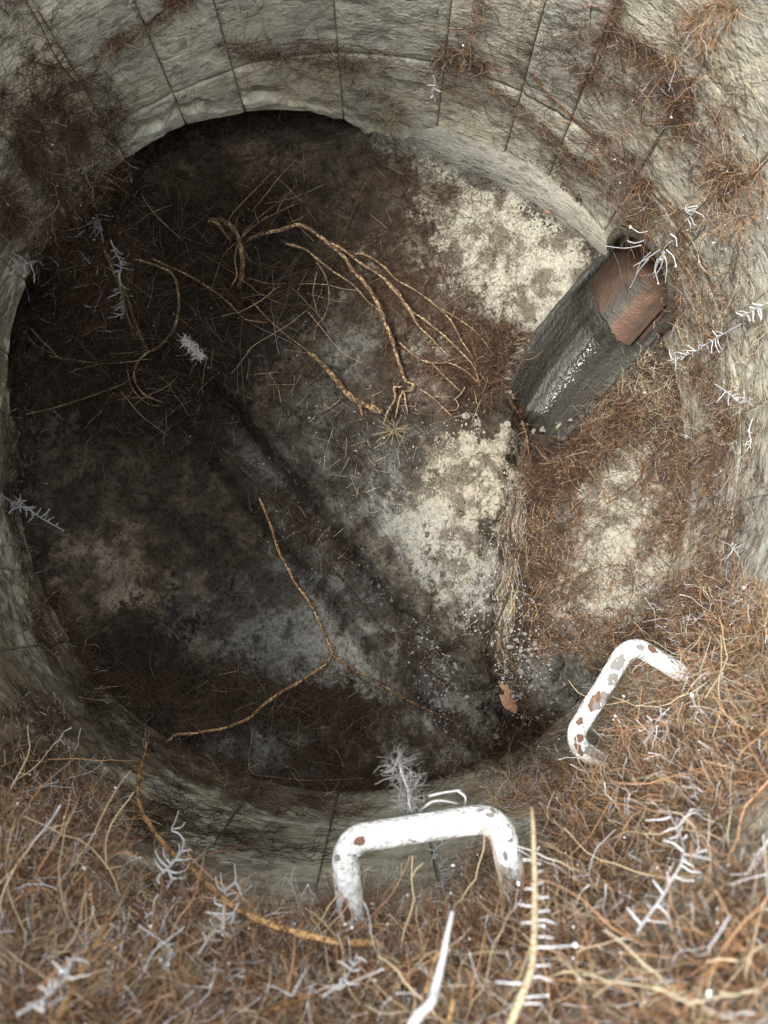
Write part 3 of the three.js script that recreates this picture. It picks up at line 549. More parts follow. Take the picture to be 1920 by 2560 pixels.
mat('root_mat', 'dense orange root mat over the near wall around the upper step iron', 'root mat', 101, [
  [1100, 2500, 900, 170, 0, 3500, S(base, { clump: 80, spread: 0.07 })], [1100, 2500, 900, 170, 0, 520, S(bushy, { clump: 40 })],
  [1380, 2270, 250, 180, -12, 2600, S(base, { clump: 50 })], [1380, 2300, 260, 190, -12, 260, S(bushy, { clump: 20, len: 0.08 })],
  [720, 2400, 300, 110, 10, 1800, S(base, { clump: 40 })], [720, 2400, 300, 110, 10, 200, S(bushy, { clump: 20 })],
  [1060, 2330, 240, 45, 0, 900, S(base, { len: 0.05 })], [1060, 2290, 200, 50, 0, 130, S(bushy, { len: 0.05, r: 0.0006 })],
  [880, 2300, 70, 40, 0, 420, S(base, { out: 0.6 })], [1300, 2275, 60, 40, 0, 420, S(base, { out: 0.6 })], [60, 2530, 120, 60, 0, 420, S(base, {})], [1880, 2380, 60, 160, 0, 300, S(base, {})],
  [1060, 2240, 170, 50, 0, 60, S(frosty, { len: 0.03, r: 0.0006 })], [1000, 2440, 800, 120, 0, 110, S(frosty, {})], [1100, 2480, 880, 150, 0, 90, S(coarse, {})], [1380, 2290, 260, 180, -12, 26, S(coarse, { r: 0.0013 })],
]);
mat('root_mat', 'tangled orange roots on the right wall behind the lower step iron', 'root mat', 102, [
  [1780, 1830, 230, 220, 0, 3200, S(base, { clump: 60, spread: 0.13 })], [1780, 1800, 230, 220, 0, 420, S(bushy, { clump: 30, len: 0.09 })],
  [1640, 2010, 280, 140, -15, 2600, S(base, { clump: 60, spread: 0.12 })], [1640, 2010, 280, 140, -15, 260, S(bushy, { clump: 30, len: 0.085 })],
  [1790, 2290, 190, 200, 0, 420, S(base, { clump: 18, spread: 0.08 })], [1790, 2330, 200, 230, 0, 110, S(bushy, { clump: 20 })],
  [1830, 1560, 130, 120, 0, 1300, S(base, { len: 0.05 })], [1560, 1800, 110, 130, 0, 420, S(base, { len: 0.05 })],
  [1420, 1970, 250, 60, -6, 1500, S(base, { len: 0.05, clump: 30 })], [1420, 1970, 250, 60, -6, 90, S(bushy, { len: 0.07, r: 0.0006 })],
  [1640, 2060, 330, 300, 0, 130, S(frosty, {})], [1740, 1850, 220, 260, 0, 60, S(coarse, {})], [1800, 2300, 150, 200, 0, 20, S(coarse, {})], [1600, 1880, 190, 110, 0, 40, S(bushy, { len: 0.09, r: 0.0008, pick: PAL.straw, curl: 0.3 })],
]);
mat('root_mat', 'brown root mat hanging on the lower left wall', 'root mat', 103, [
  [120, 2130, 170, 200, 25, 2300, S(base, { clump: 50, spread: 0.12 })], [120, 2130, 170, 200, 25, 140, S(bushy, { clump: 20, len: 0.08, pick: PAL.rusty, drop: 0.03 })],
  [230, 2440, 270, 150, 8, 1700, S(base, { clump: 40 })], [230, 2440, 270, 150, 8, 190, S(bushy, { clump: 24, drop: 0.03 })],
  [70, 1870, 110, 130, 0, 620, S(base, { clump: 20, pick: PAL.brown, len: 0.05 })],
  [440, 2300, 170, 90, 25, 900, S(base, { clump: 25 })], [440, 2300, 170, 70, 25, 46, S(bushy, { len: 0.08 })],
  [300, 2380, 330, 180, 0, 110, S(frosty, { drop: 0.15 })], [200, 2380, 260, 200, 0, 50, S(coarse, {})], [90, 2080, 120, 180, 0, 14, S(coarse, { r: 0.0012 })],
]);
mat('root_mat', 'dull brown root mat spilling over the upper left wall', 'root mat', 104, [
  [150, 420, 160, 240, 28, 3300, S(wallFine, { clump: 60, spread: 0.12, len: 0.06, pick: PAL.brown, out: 0.6 })],
  [240, 590, 90, 190, 20, 2600, S(wallFine, { clump: 40, len: 0.075, pick: PAL.brown, out: 0.8 })],
  [70, 260, 110, 150, 20, 800, S(wallFine, { clump: 25, pick: PAL.brown })],
  [190, 600, 110, 130, 20, 1000, S(wallFine, { out: 0.9, len: 0.09, g: 0.15, pick: PAL.brown })],
  [260, 720, 80, 130, 30, 1000, S(wallFine, { len: 0.11, pick: PAL.brown, g: 0.3, out: 0.6 })],
  [60, 60, 130, 60, 30, 160, S(wallFine, { clump: 10, pick: PAL.brown })],
  [200, 520, 120, 220, 22, 160, S(wallFine, { len: 0.07, r: 0.0006, pick: PAL.straw, out: 0.7 })],
]);
mat('rootlet_fringe', 'dark matted rootlets clinging to the foot of the left and lower left wall', 'rootlets', 115, [
  [60, 1330, 50, 200, -8, 900, S(wallFine, { clump: 40, pick: PAL.dark, len: 0.05, out: 0.2, drop: 0 })], [150, 1600, 60, 170, -28, 1100, S(wallFine, { clump: 40, pick: PAL.brown, len: 0.05, out: 0.25, drop: 0 })],
  [300, 1800, 60, 150, -48, 1000, S(wallFine, { clump: 36, pick: PAL.dark, len: 0.05, out: 0.25, drop: 0 })], [520, 1930, 150, 45, 22, 900, S(wallFine, { clump: 36, pick: PAL.brown, len: 0.05, out: 0.25, drop: 0 })],
  [760, 2010, 160, 40, 6, 700, S(wallFine, { clump: 30, pick: PAL.brown, len: 0.05, out: 0.3, drop: 0 })], [40, 1020, 40, 130, 0, 420, S(wallFine, { clump: 20, pick: PAL.dark, len: 0.05, out: 0.2, drop: 0 })],
]);
mat('rootlet_web', 'creeping vein-like rootlets spread thinly over far and right walls', 'rootlets', 114, [
  [700, 130, 620, 150, 0, 150, S(vein, {})], [1330, 180, 300, 210, 25, 420, S(vein, { clump: 40, spread: 0.1 })], [1680, 420, 230, 380, 0, 620, S(vein, { clump: 60, spread: 0.1 })],
  [1800, 900, 120, 420, 0, 420, S(vein, { clump: 40, spread: 0.1 })], [1480, 420, 180, 90, 40, 260, S(vein, { clump: 20 })], [60, 1500, 90, 420, -8, 420, S(vein, { clump: 40, pick: PAL.dark })], [330, 1980, 260, 120, 38, 420, S(vein, { clump: 40, pick: PAL.dark })], [620, 2080, 300, 70, 8, 300, S(vein, { clump: 30, pick: PAL.dark })],
]);
mat('rootlet_fringe', 'rusty rootlets growing from the joint line across the far wall', 'rootlets', 105, [
  [350, 60, 170, 22, -32, 420, S(wallFine, { clump: 20, len: 0.04 })],
  [760, 125, 240, 26, 4, 600, S(wallFine, { clump: 30, len: 0.04 })],
  [860, 190, 140, 50, 14, 240, S(wallFine, { clump: 18, len: 0.045, pick: PAL.rusty })],
  [975, 280, 40, 45, 0, 200, S(wallFine, { len: 0.06, pick: PAL.straw })],
  [1150, 150, 70, 40, 20, 420, S(wallFine, { clump: 14, len: 0.04 })],
  [1330, 300, 210, 16, 43, 420, S(wallFine, { clump: 24, len: 0.03, pick: PAL.rusty })],
  [1510, 90, 14, 150, 20, 260, S(wallFine, { len: 0.03, clump: 14 })],
  [1560, 100, 140, 30, 28, 240, S(wallFine, { clump: 14, len: 0.04 })],
  [1770, 60, 140, 40, -40, 420, S(wallFine, { clump: 12, spread: 0.1, pick: PAL.orange, len: 0.045 })],
  [1190, 40, 16, 90, 10, 120, S(wallFine, { len: 0.03 })],
]);
mat('rootlet_fringe', 'rusty rootlet clumps scattered over the right hand wall above the pipe', 'rootlets', 106, [
  [1560, 430, 60, 110, -35, 500, S(wallFine, { clump: 12, len: 0.05 })],
  [1760, 330, 60, 150, -30, 620, S(wallFine, { clump: 22, len: 0.055, pick: PAL.rusty })],
  [1640, 560, 90, 70, 0, 460, S(wallFine, { clump: 16, len: 0.05 })],
  [1840, 500, 90, 120, 0, 420, S(wallFine, { clump: 14, pick: PAL.orange, spread: 0.12 })],
  [1740, 800, 90, 180, 0, 900, S(wallFine, { clump: 34, len: 0.045 })],
  [1870, 900, 70, 220, 0, 320, S(wallFine, { clump: 26, len: 0.035, pick: PAL.straw })],
  [1690, 240, 150, 70, 30, 260, S(wallFine, { clump: 20, len: 0.035 })],
  [1420, 180, 160, 130, 0, 260, S(wallFine, { clump: 34, len: 0.025, r: 0.00045, pick: PAL.brown })],
]);
mat('rootlet_fringe', 'brown rootlet thicket on the right wall below the clay pipe', 'rootlets', 107, [
  [1700, 1060, 150, 170, 0, 2300, S(wallFine, { clump: 55, len: 0.05 })],
  [1750, 1330, 110, 200, 0, 1500, S(wallFine, { clump: 50, len: 0.05 })],
  [1560, 1000, 110, 90, -40, 900, S(wallFine, { clump: 30, len: 0.045, pick: PAL.straw })],
  [1730, 1560, 120, 120, 0, 900, S(bushy, { len: 0.06, r: 0.0006, pick: PAL.rusty })],
  [1850, 1200, 80, 200, 0, 240, S(wallFine, { clump: 20, len: 0.035 })], [1760, 1050, 120, 300, 0, 110, S(frosty, { len: 0.028, r: 0.0005, drop: 0.03 })], [1720, 1050, 130, 330, 0, 150, S(wallFine, { pick: PAL.straw, len: 0.05, r: 0.0006, curl: 0.25 })],
]);
mat('rootlet_web', 'web of dark fine rootlets over the black left side of the floor', 'rootlets', 108, [
  [330, 800, 300, 330, 20, 2200, S(fine, { clump: 80, pick: PAL.dark, len: 0.09, out: 0.5, r: 0.0006 })],
  [600, 620, 260, 200, 30, 1500, S(fine, { clump: 60, pick: PAL.dark, len: 0.09, out: 0.5, r: 0.00055 })],
  [420, 1000, 200, 150, 30, 700, S(fine, { clump: 30, pick: PAL.dark, len: 0.08, out: 0.4, r: 0.00055 })],
  [480, 800, 330, 260, 30, 170, S(fine, { pick: PAL.umber, len: 0.16, out: 0.5, r: 0.0007, curl: 0.2, seg: 8 })], [640, 640, 260, 160, 30, 120, S(fine, { pick: PAL.umber, len: 0.14, out: 0.5, r: 0.0007, curl: 0.2, seg: 8 })], [520, 900, 260, 160, 30, 60, S(fine, { pick: PAL.straw, len: 0.06, out: 0.5, r: 0.0005, curl: 0.15 })],
  [560, 480, 250, 90, -14, 420, S(fine, { clump: 30, pick: PAL.brown, len: 0.06 })],
  [600, 1750, 360, 80, 6, 1300, S(fine, { clump: 40, pick: PAL.brown, len: 0.08, out: 0.3 })],
  [350, 1650, 170, 100, 30, 420, S(fine, { clump: 20, pick: PAL.dark, len: 0.07 })],
]);
mat('rootlet_web', 'web of red brown rootlets on the pale concrete beside the chute', 'rootlets', 109, [
  [1000, 600, 150, 200, 10, 2000, S(fine, { clump: 60, pick: PAL.brown, len: 0.05 })],
  [1080, 800, 170, 120, 40, 2200, S(fine, { clump: 50, pick: PAL.brown, len: 0.06, r: 0.0005 })],
  [1150, 640, 180, 220, 0, 700, S(fine, { clump: 60, len: 0.03, r: 0.00035 })],
  [1090, 450, 190, 90, 25, 500, S(fine, { clump: 40, len: 0.04, r: 0.0004 })],
  [1230, 910, 60, 110, 18, 1500, S(fine, { pick: PAL.brown, len: 0.05, r: 0.0007, out: 0.6, curl: 0.3 })],
  [1060, 960, 130, 90, 20, 600, S(fine, { clump: 20, len: 0.05 })],
]);
mat('rootlet_web', 'mat of rusty rootlets over the right floor between channel and wall', 'rootlets', 110, [
  [1470, 1080, 170, 70, -30, 2600, S(fine, { clump: 45, pick: PAL.rusty, len: 0.05, r: 0.0006, out: 0.5, dir: V(-0.7, 0, 0.7), dirAmt: 0.8 })],
  [1390, 1180, 100, 60, -50, 1100, S(fine, { clump: 26, pick: PAL.brown, len: 0.05, r: 0.0006, out: 0.4 })],
  [1380, 1400, 60, 230, 6, 1500, S(fine, { clump: 44, pick: PAL.rusty, len: 0.04, r: 0.0005, out: 0.3 })],
  [1560, 1360, 180, 260, 0, 1500, S(fine, { clump: 70, pick: PAL.rusty, len: 0.04, r: 0.00042 })],
  [1500, 1590, 150, 60, 0, 1100, S(fine, { clump: 30, pick: PAL.rusty, len: 0.05, out: 0.4 })],
  [1660, 1240, 60, 160, 0, 800, S(fine, { clump: 30, pick: PAL.rusty, len: 0.05, out: 0.4 })],
]);
mat('rootlet_web', 'loose rootlets and straws lying on the grey silt in the middle', 'rootlets', 111, [
  [840, 1230, 240, 230, 45, 900, S(fine, { clump: 60, pick: PAL.dark, len: 0.04 })],
  [870, 1180, 230, 240, 45, 210, S(fine, { pick: PAL.straw, len: 0.035, r: 0.0005, curl: 0.12, out: 0.25 })],
  [1240, 1080, 60, 150, 12, 1200, S(fine, { clump: 20, pick: PAL.brown, len: 0.06, r: 0.0006, out: 0.3, dir: V(0, 0, 1), dirAmt: 1.2 })],
  [1130, 1180, 130, 130, 0, 420, S(fine, { clump: 30, pick: PAL.brown, len: 0.04 })],
  [870, 1720, 180, 90, 0, 700, S(fine, { clump: 30, pick: PAL.brown, len: 0.06 })],
  [1000, 1900, 330, 90, -4, 1700, S(fine, { clump: 50, pick: PAL.brown, len: 0.06, out: 0.5, r: 0.0005 })],
  [1250, 1850, 170, 110, 0, 1200, S(fine, { clump: 40, pick: PAL.brown, len: 0.05, out: 0.5, r: 0.0005 })],
  [1292, 1250, 40, 190, 6, 480, S(fine, { pick: PAL.mud, len: 0.07, r: 0.0005, curl: 0.22, out: 0.08, dir: V(-0.1, -0.02, 1), dirAmt: 2.4 })],
  [1262, 1500, 34, 120, 6, 260, S(fine, { pick: PAL.mud, len: 0.06, r: 0.0005, curl: 0.22, out: 0.08, dir: V(-0.15, -0.02, 1), dirAmt: 2.4 })],
  [900, 1470, 40, 330, -42, 900, S(fine, { pick: PAL.brown, len: 0.05, out: 0.3, r: 0.0005 })],
  [1180, 1660, 130, 150, 0, 500, S(fine, { clump: 40, pick: PAL.straw, len: 0.025, out: 0.4 })],
]);

// ------------------------------------------------------------------ larger roots, one by one (points are places in the photograph, lift is metres off the surface there)
const OV = (l) => l.map(([a, b, c]) => [a * 1.1574, b * 1.1574, c]);
function path(pts, lift) { return pts.map(([a, b, l]) => at(a, b, l ?? lift)); }
let rootSeed = 0;
function stem(pts3, wpx, taper, mat_, tint, n) {
  const c = curve(pts3, n ?? Math.max(16, pts3.length * 7)), mid = pts3[Math.floor(pts3.length / 2)], r = metres(wpx, mid) * 0.44; rootSeed += 13.7;
  const rr = rng(rootSeed * 10); for (let i = 1; i < c.length - 1; i++) { const j = r * 0.22; c[i].x += (rr() - 0.5) * j; c[i].y += (rr() - 0.5) * j; c[i].z += (rr() - 0.5) * j; }
  return new Acc().tube(c, (t) => r * lerp(taper[0], taper[1], t), 9, tint, { uv: 14, lump: 0.2, lf: 60, seed: rootSeed }).build();
}
function hairs(pts3, count, len, rad, pick, parent, seed) {
  R0 = rng(seed); const acc = new Acc(), c = curve(pts3, 40);
  for (let k = 0; k < count; k++) { const p = c[Math.floor(R0() * 40)]; strand(acc, p, V(gauss(), 0.6 + gauss(), gauss()).normalize(), { len, r: rad, curl: 0.3, out: 0.4, g: 0.08, seg: 5, pick, lift0: 0 }); }
  return tag(piece('rootlets', acc.build(), M.strand, parent), null, null, null, 'stuff');
}
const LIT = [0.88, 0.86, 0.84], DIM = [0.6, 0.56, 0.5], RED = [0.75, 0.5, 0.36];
function root(label, spec) {
  const t = thing('root', label, 'root');
  spec.forEach((s, i) => { const p = path(s.p, s.lift ?? 0.02); piece(i ? 'side_root' : 'stem', stem(p, s.w, s.t ?? [1, 0.7], M.bark, s.c ?? LIT), M.bark, t); if (s.h) hairs(p, s.h, s.hl ?? 0.04, 0.0005, s.hp ?? PAL.brown, t, 900 + rootSeed * 3); });
  return t;
}
root('longest golden root, arching from the dark corner down the middle of the floor', [
  { p: [[617, 603, 0.02], [653, 587, 0.06], [707, 575, 0.09], [744, 563, 0.1], [780, 578, 0.1], [827, 614, 0.09], [863, 646, 0.08], [881, 675, 0.08], [914, 711, 0.07], [943, 758, 0.06], [964, 809, 0.05], [982, 856, 0.04], [993, 896, 0.03], [1015, 955, 0.015]], w: 13.5, t: [0.8, 0.75], h: 50 },
  { p: [[1015, 955], [1032, 962], [1028, 976], [1008, 978]], w: 8, lift: 0.02 },
  { p: [[1005, 968], [986, 968], [988, 997], [971, 1025], [960, 1058]], w: 6.5, lift: 0.025 },
  { p: [[1008, 975], [1000, 993], [994, 1020], [989, 1044]], w: 7, lift: 0.012 },
  { p: [[1010, 980], [1013, 997], [1015, 1012], [1019, 1030]], w: 6, lift: 0.012 },
]);
root('slender tan root parting from the long golden root towards the chute lip', [
  { p: [[827, 607, 0.09], [863, 628, 0.09], [906, 661, 0.08], [943, 683, 0.07], [997, 733, 0.06], [1018, 769, 0.05], [1062, 801, 0.05], [1116, 845, 0.04], [1152, 881, 0.03], [1185, 917, 0.02], [1199, 964, 0.01]], w: 7.5, h: 24 },
  { p: [[964, 704, 0.07], [1018, 765, 0.055], [1047, 816, 0.04], [1080, 848, 0.03], [1121, 892, 0.015]], w: 7 },
]);
root('thin pale root running furthest right, above the red brown web', [
  { p: [[885, 635, 0.06], [906, 635, 0.06], [953, 661, 0.06], [993, 700, 0.06], [1033, 722, 0.055], [1091, 765, 0.05], [1127, 801, 0.04], [1156, 856, 0.03], [1181, 892, 0.02], [1192, 924, 0.01]], w: 6, h: 16 },
  { p: [[1091, 765], [1150, 800], [1190, 830], [1215, 860], [1236, 890]], w: 3.5, lift: 0.02 },
]);
root('tan root starting under the arch of the long golden root', [
  { p: [[715, 610, 0.05], [765, 625, 0.06], [791, 646, 0.06], [834, 679, 0.05], [885, 715, 0.04], [917, 751, 0.035], [953, 784, 0.025], [971, 827, 0.015]], w: 7, t: [1, 0.6] },
]);
root('pale forked root looping near the chute with a curled end', [
  { p: [[997, 856], [1026, 881], [1065, 906], [1127, 910], [1167, 931], [1192, 953]], w: 5, lift: 0.025 },
  { p: [[1060, 900], [1083, 913], [1116, 946], [1156, 979], [1162, 968], [1150, 988], [1134, 1000]], w: 5, lift: 0.02 },
  { p: [[1138, 997], [1146, 1015], [1138, 1025], [1118, 1026]], w: 3.5, lift: 0.02 },
  { p: [[1047, 971], [1076, 989], [1101, 1011], [1116, 1027], [1130, 1040]], w: 5.5, lift: 0.015 },
]);
root('thin hooped root hanging in the black centre of the chamber', [
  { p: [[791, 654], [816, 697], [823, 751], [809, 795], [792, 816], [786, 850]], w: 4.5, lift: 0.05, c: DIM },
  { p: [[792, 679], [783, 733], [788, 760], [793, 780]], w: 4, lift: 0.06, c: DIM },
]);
root('thick hooked root coming out of the dark arch at upper left', [
  { p: [[523, 552, 0.04], [556, 552, 0.08], [581, 570, 0.1], [597, 599, 0.1], [604, 639, 0.08], [606, 683, 0.05], [597, 719, 0.02]], w: 15, t: [0.9, 0.8], c: DIM, h: 60, hl: 0.06 },
  { p: [[530, 553], [545, 560], [563, 585], [577, 602]], w: 9, lift: 0.08, c: DIM },
  { p: [[597, 599], [588, 650], [592, 690], [580, 715]], w: 6, lift: 0.07, c: DIM },
]);
root('wiry fan of grey rootlets rising from the hooked root', [
  { p: [[597, 599], [653, 552], [718, 520], [762, 498], [766, 480]], w: 3.4, lift: 0.09, c: DIM, h: 90, hl: 0.07, hp: PAL.brown },
  { p: [[597, 599], [640, 550], [690, 510], [720, 480]], w: 2.6, lift: 0.09, c: DIM },
  { p: [[597, 599], [560, 640], [540, 690], [530, 720]], w: 2.6, lift: 0.06, c: DIM },
]);
root('stout root half sunk in the silt ending in a fork at the middle', [
  { p: [[770, 880, 0.004], [790, 895, 0.006], [819, 924, 0.01], [848, 960, 0.012], [874, 989, 0.012], [903, 1007, 0.01], [953, 1029, 0.004]], w: 20, t: [0.55, 1.15], c: DIM, h: 20 },
  { p: [[890, 1000], [899, 1015], [906, 1036]], w: 11, lift: 0.006, c: DIM },
  { p: [[631, 755, 0.03], [675, 802, 0.03], [707, 831, 0.02], [775, 882, 0.01]], w: 5, c: DIM },
  { p: [[852, 997], [828, 1018], [798, 1033]], w: 5, lift: 0.012, c: DIM },
]);
root('bowed brown root hanging in the black left part beneath the wall roots', [
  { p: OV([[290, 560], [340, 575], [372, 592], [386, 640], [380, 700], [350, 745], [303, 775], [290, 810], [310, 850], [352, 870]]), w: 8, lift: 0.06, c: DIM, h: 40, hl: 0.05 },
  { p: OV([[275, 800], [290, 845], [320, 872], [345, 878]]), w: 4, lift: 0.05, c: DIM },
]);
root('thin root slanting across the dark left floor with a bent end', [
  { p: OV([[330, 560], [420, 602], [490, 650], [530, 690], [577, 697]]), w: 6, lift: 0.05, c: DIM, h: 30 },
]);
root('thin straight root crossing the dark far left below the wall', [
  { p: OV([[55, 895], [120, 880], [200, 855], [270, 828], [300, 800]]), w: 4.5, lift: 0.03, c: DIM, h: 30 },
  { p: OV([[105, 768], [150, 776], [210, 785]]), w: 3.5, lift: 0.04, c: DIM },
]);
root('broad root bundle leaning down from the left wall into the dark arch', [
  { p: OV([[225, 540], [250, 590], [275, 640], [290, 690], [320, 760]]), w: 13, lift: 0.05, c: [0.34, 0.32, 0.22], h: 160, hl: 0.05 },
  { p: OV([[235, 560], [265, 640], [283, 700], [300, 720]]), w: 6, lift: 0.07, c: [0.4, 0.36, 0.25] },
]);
root('forked golden root lying on the lower left floor, bent like an elbow', [
  { p: OV([[560, 1075], [575, 1110], [588, 1145], [600, 1185], [622, 1228], [640, 1262], [668, 1300], [690, 1345], [708, 1385], [718, 1414], [706, 1432], [680, 1452], [640, 1477], [600, 1500], [570, 1522], [540, 1550], [505, 1566], [470, 1576], [420, 1584], [380, 1588], [360, 1602]]), w: 10.5, lift: 0.014, t: [0.75, 0.9], c: [1.35, 1.25, 1.1], h: 60, hl: 0.05 },
  { p: OV([[716, 1412], [750, 1436], [790, 1460], [830, 1482], [860, 1500], [900, 1522], [935, 1538], [975, 1556]]), w: 7, lift: 0.012, t: [1, 0.5], c: [1.2, 1.1, 0.95] },
  { p: OV([[660, 1290], [630, 1305], [590, 1325], [550, 1345]]), w: 2.5, lift: 0.006, c: DIM },
]);
root('long brown root climbing the near wall from the lower left floor', [
  { p: OV([[322, 1585, 0.03], [310, 1640, 0.05], [299, 1690, 0.06], [302, 1740, 0.07], [325, 1785, 0.07], [360, 1830, 0.08], [405, 1870, 0.1], [450, 1912, 0.13], [500, 1955, 0.16], [560, 1988, 0.17], [630, 2012, 0.17], [720, 2034, 0.14], [820, 2040, 0.08]]), w: 16, t: [0.75, 1.2], c: [1.15, 0.95, 0.75], h: 160, hl: 0.03, hp: PAL.orange },
]);
root('thin pale root making an L on the near floor below the elbow root', [
  { p: OV([[548, 1568], [542, 1610], [538, 1655], [548, 1671], [600, 1679], [660, 1685], [720, 1684], [785, 1681]]), w: 4, lift: 0.01 },
  { p: OV([[985, 1603], [970, 1640], [955, 1668]]), w: 4, lift: 0.01 },
]);
root('pair of dark straight roots along the edge of the main channel', [
  { p: OV([[478, 965], [520, 1010], [570, 1060], [632, 1130]]), w: 9, lift: 0.006, c: [0.2, 0.19, 0.16], h: 30 },
  { p: OV([[492, 972], [535, 1020], [590, 1075]]), w: 7, lift: 0.008, c: [0.24, 0.22, 0.18] },
]);
root('dark root lying along the right edge of the silted channel', [
  { p: OV([[700, 1210], [760, 1275], [820, 1350], [880, 1410], [940, 1460], [985, 1498]]), w: 5, lift: 0.004, c: [0.16, 0.14, 0.12] },
  { p: OV([[905, 1340], [950, 1385], [1000, 1440]]), w: 4, lift: 0.004, c: [0.16, 0.14, 0.12] },
]);
root('thin looped orange root on the pale floor below the chute', [
  { p: OV([[1310, 930], [1345, 965], [1378, 985], [1387, 1015], [1370, 1045], [1338, 1070], [1310, 1088]]), w: 4, lift: 0.012, c: RED },
  { p: OV([[1265, 1005], [1295, 1050], [1325, 1085], [1400, 1120], [1440, 1140], [1472, 1172]]), w: 4, lift: 0.012 },
]);
root('thin orange root drawing an open loop on the pale right floor', [
  { p: OV([[1150, 1345], [1175, 1300], [1210, 1262], [1255, 1240], [1300, 1226], [1345, 1222], [1362, 1240], [1362, 1290], [1340, 1330], [1300, 1360], [1235, 1395], [1190, 1415]]), w: 4, lift: 0.01 },
  { p: OV([[1180, 1340], [1210, 1310], [1260, 1270], [1290, 1245]]), w: 3, lift: 0.01, c: RED },
  { p: OV([[1165, 1420], [1210, 1410], [1260, 1405], [1310, 1420]]), w: 3, lift: 0.012 },
]);
root('bare tan root hanging down the right wall beside the pipe mouth', [
  { p: OV([[1440, 528], [1462, 555], [1485, 585], [1506, 620], [1516, 670], [1520, 735]]), w: 5, lift: 0.02, t: [1, 0.8] },
  { p: OV([[1430, 560], [1460, 610], [1480, 655]]), w: 2.6, lift: 0.012 },
]);
root('ivory root looping off the right wall above the tan hanging root', [
  { p: OV([[1540, 493, 0.03], [1520, 510, 0.05], [1508, 540, 0.06], [1513, 572, 0.06], [1530, 590, 0.055], [1555, 592, 0.05], [1600, 570, 0.04], [1640, 545, 0.02]]), w: 7, c: [1.25, 1.4, 1.7], t: [0.9, 0.6] },
]);
root('long rootlet running in the horizontal wall joint to the right', [
  { p: OV([[1150, 160], [1185, 205], [1235, 250], [1290, 300], [1340, 350], [1400, 395], [1450, 440]]), w: 4, lift: 0.006, c: RED, h: 60, hl: 0.02, hp: PAL.rusty },
]);
root('dark wiry root slanting over the right wall with a knotted end', [
  { p: OV([[1385, 170], [1370, 210], [1335, 260], [1275, 360]].map(([a, b]) => [a + 110, b + 0])), w: 3, lift: 0.012, c: [0.3, 0.24, 0.2] },
  { p: OV([[1660, 345], [1620, 385], [1560, 410], [1500, 460], [1455, 515], [1425, 555]]), w: 5, lift: 0.03, c: [0.5, 0.34, 0.26], h: 50, hp: PAL.rusty },
  { p: OV([[1392, 228], [1385, 258], [1395, 272], [1430, 262], [1475, 285], [1500, 310]]), w: 3.2, lift: 0.02, c: [0.3, 0.26, 0.22] },
]);
root('thin brown rootlet creeping along the seam in the upper right wall', [
  { p: OV([[1345, 5], [1330, 45], [1312, 85], [1296, 125], [1275, 175], [1262, 200]]), w: 5, lift: 0.008, c: RED, h: 50, hp: PAL.rusty, hl: 0.025 },
  { p: OV([[1318, 105], [1360, 105], [1400, 120], [1440, 140]]), w: 3.5, lift: 0.008, c: RED, h: 20, hp: PAL.rusty, hl: 0.02 },
]);
root('thin root creeping over the upper left wall from corner to seam', [
  { p: OV([[55, 0], [90, 60], [125, 130], [175, 190]]), w: 4, lift: 0.008, c: RED, h: 24, hp: PAL.brown },
  { p: OV([[395, 0], [350, 25], [300, 70], [262, 105]]), w: 4, lift: 0.008, c: RED, h: 80, hp: PAL.rusty, hl: 0.02 },
]);
root('fibrous root strip lying in the small tan channel below the chute', [
  { p: OV([[1130, 905], [1137, 960], [1125, 1010], [1112, 1080], [1100, 1150], [1103, 1210]]), w: 7, lift: 0.006, c: [0.3, 0.25, 0.2], h: 120, hp: PAL.brown, hl: 0.06 },
  { p: OV([[1095, 850], [1112, 880], [1135, 930], [1142, 980]]), w: 9, lift: 0.02, c: [0.5, 0.4, 0.3], h: 120, hp: PAL.brown },
  { p: OV([[1130, 1060], [1120, 1130], [1112, 1200], [1100, 1270]]), w: 5, lift: 0.004, c: [0.4, 0.34, 0.26] },
]);
root('dark bent root strips lining the channel just above the orange clay piece', [
  { p: OV([[1100, 1280], [1075, 1340], [1045, 1390], [1048, 1430], [1068, 1480], [1085, 1520]]), w: 6, lift: 0.008, c: [0.2, 0.18, 0.16] },
  { p: OV([[1085, 1340], [1082, 1390], [1105, 1430], [1130, 1490], [1145, 1540]]), w: 7, lift: 0.008, c: [0.3, 0.27, 0.22] },
]);
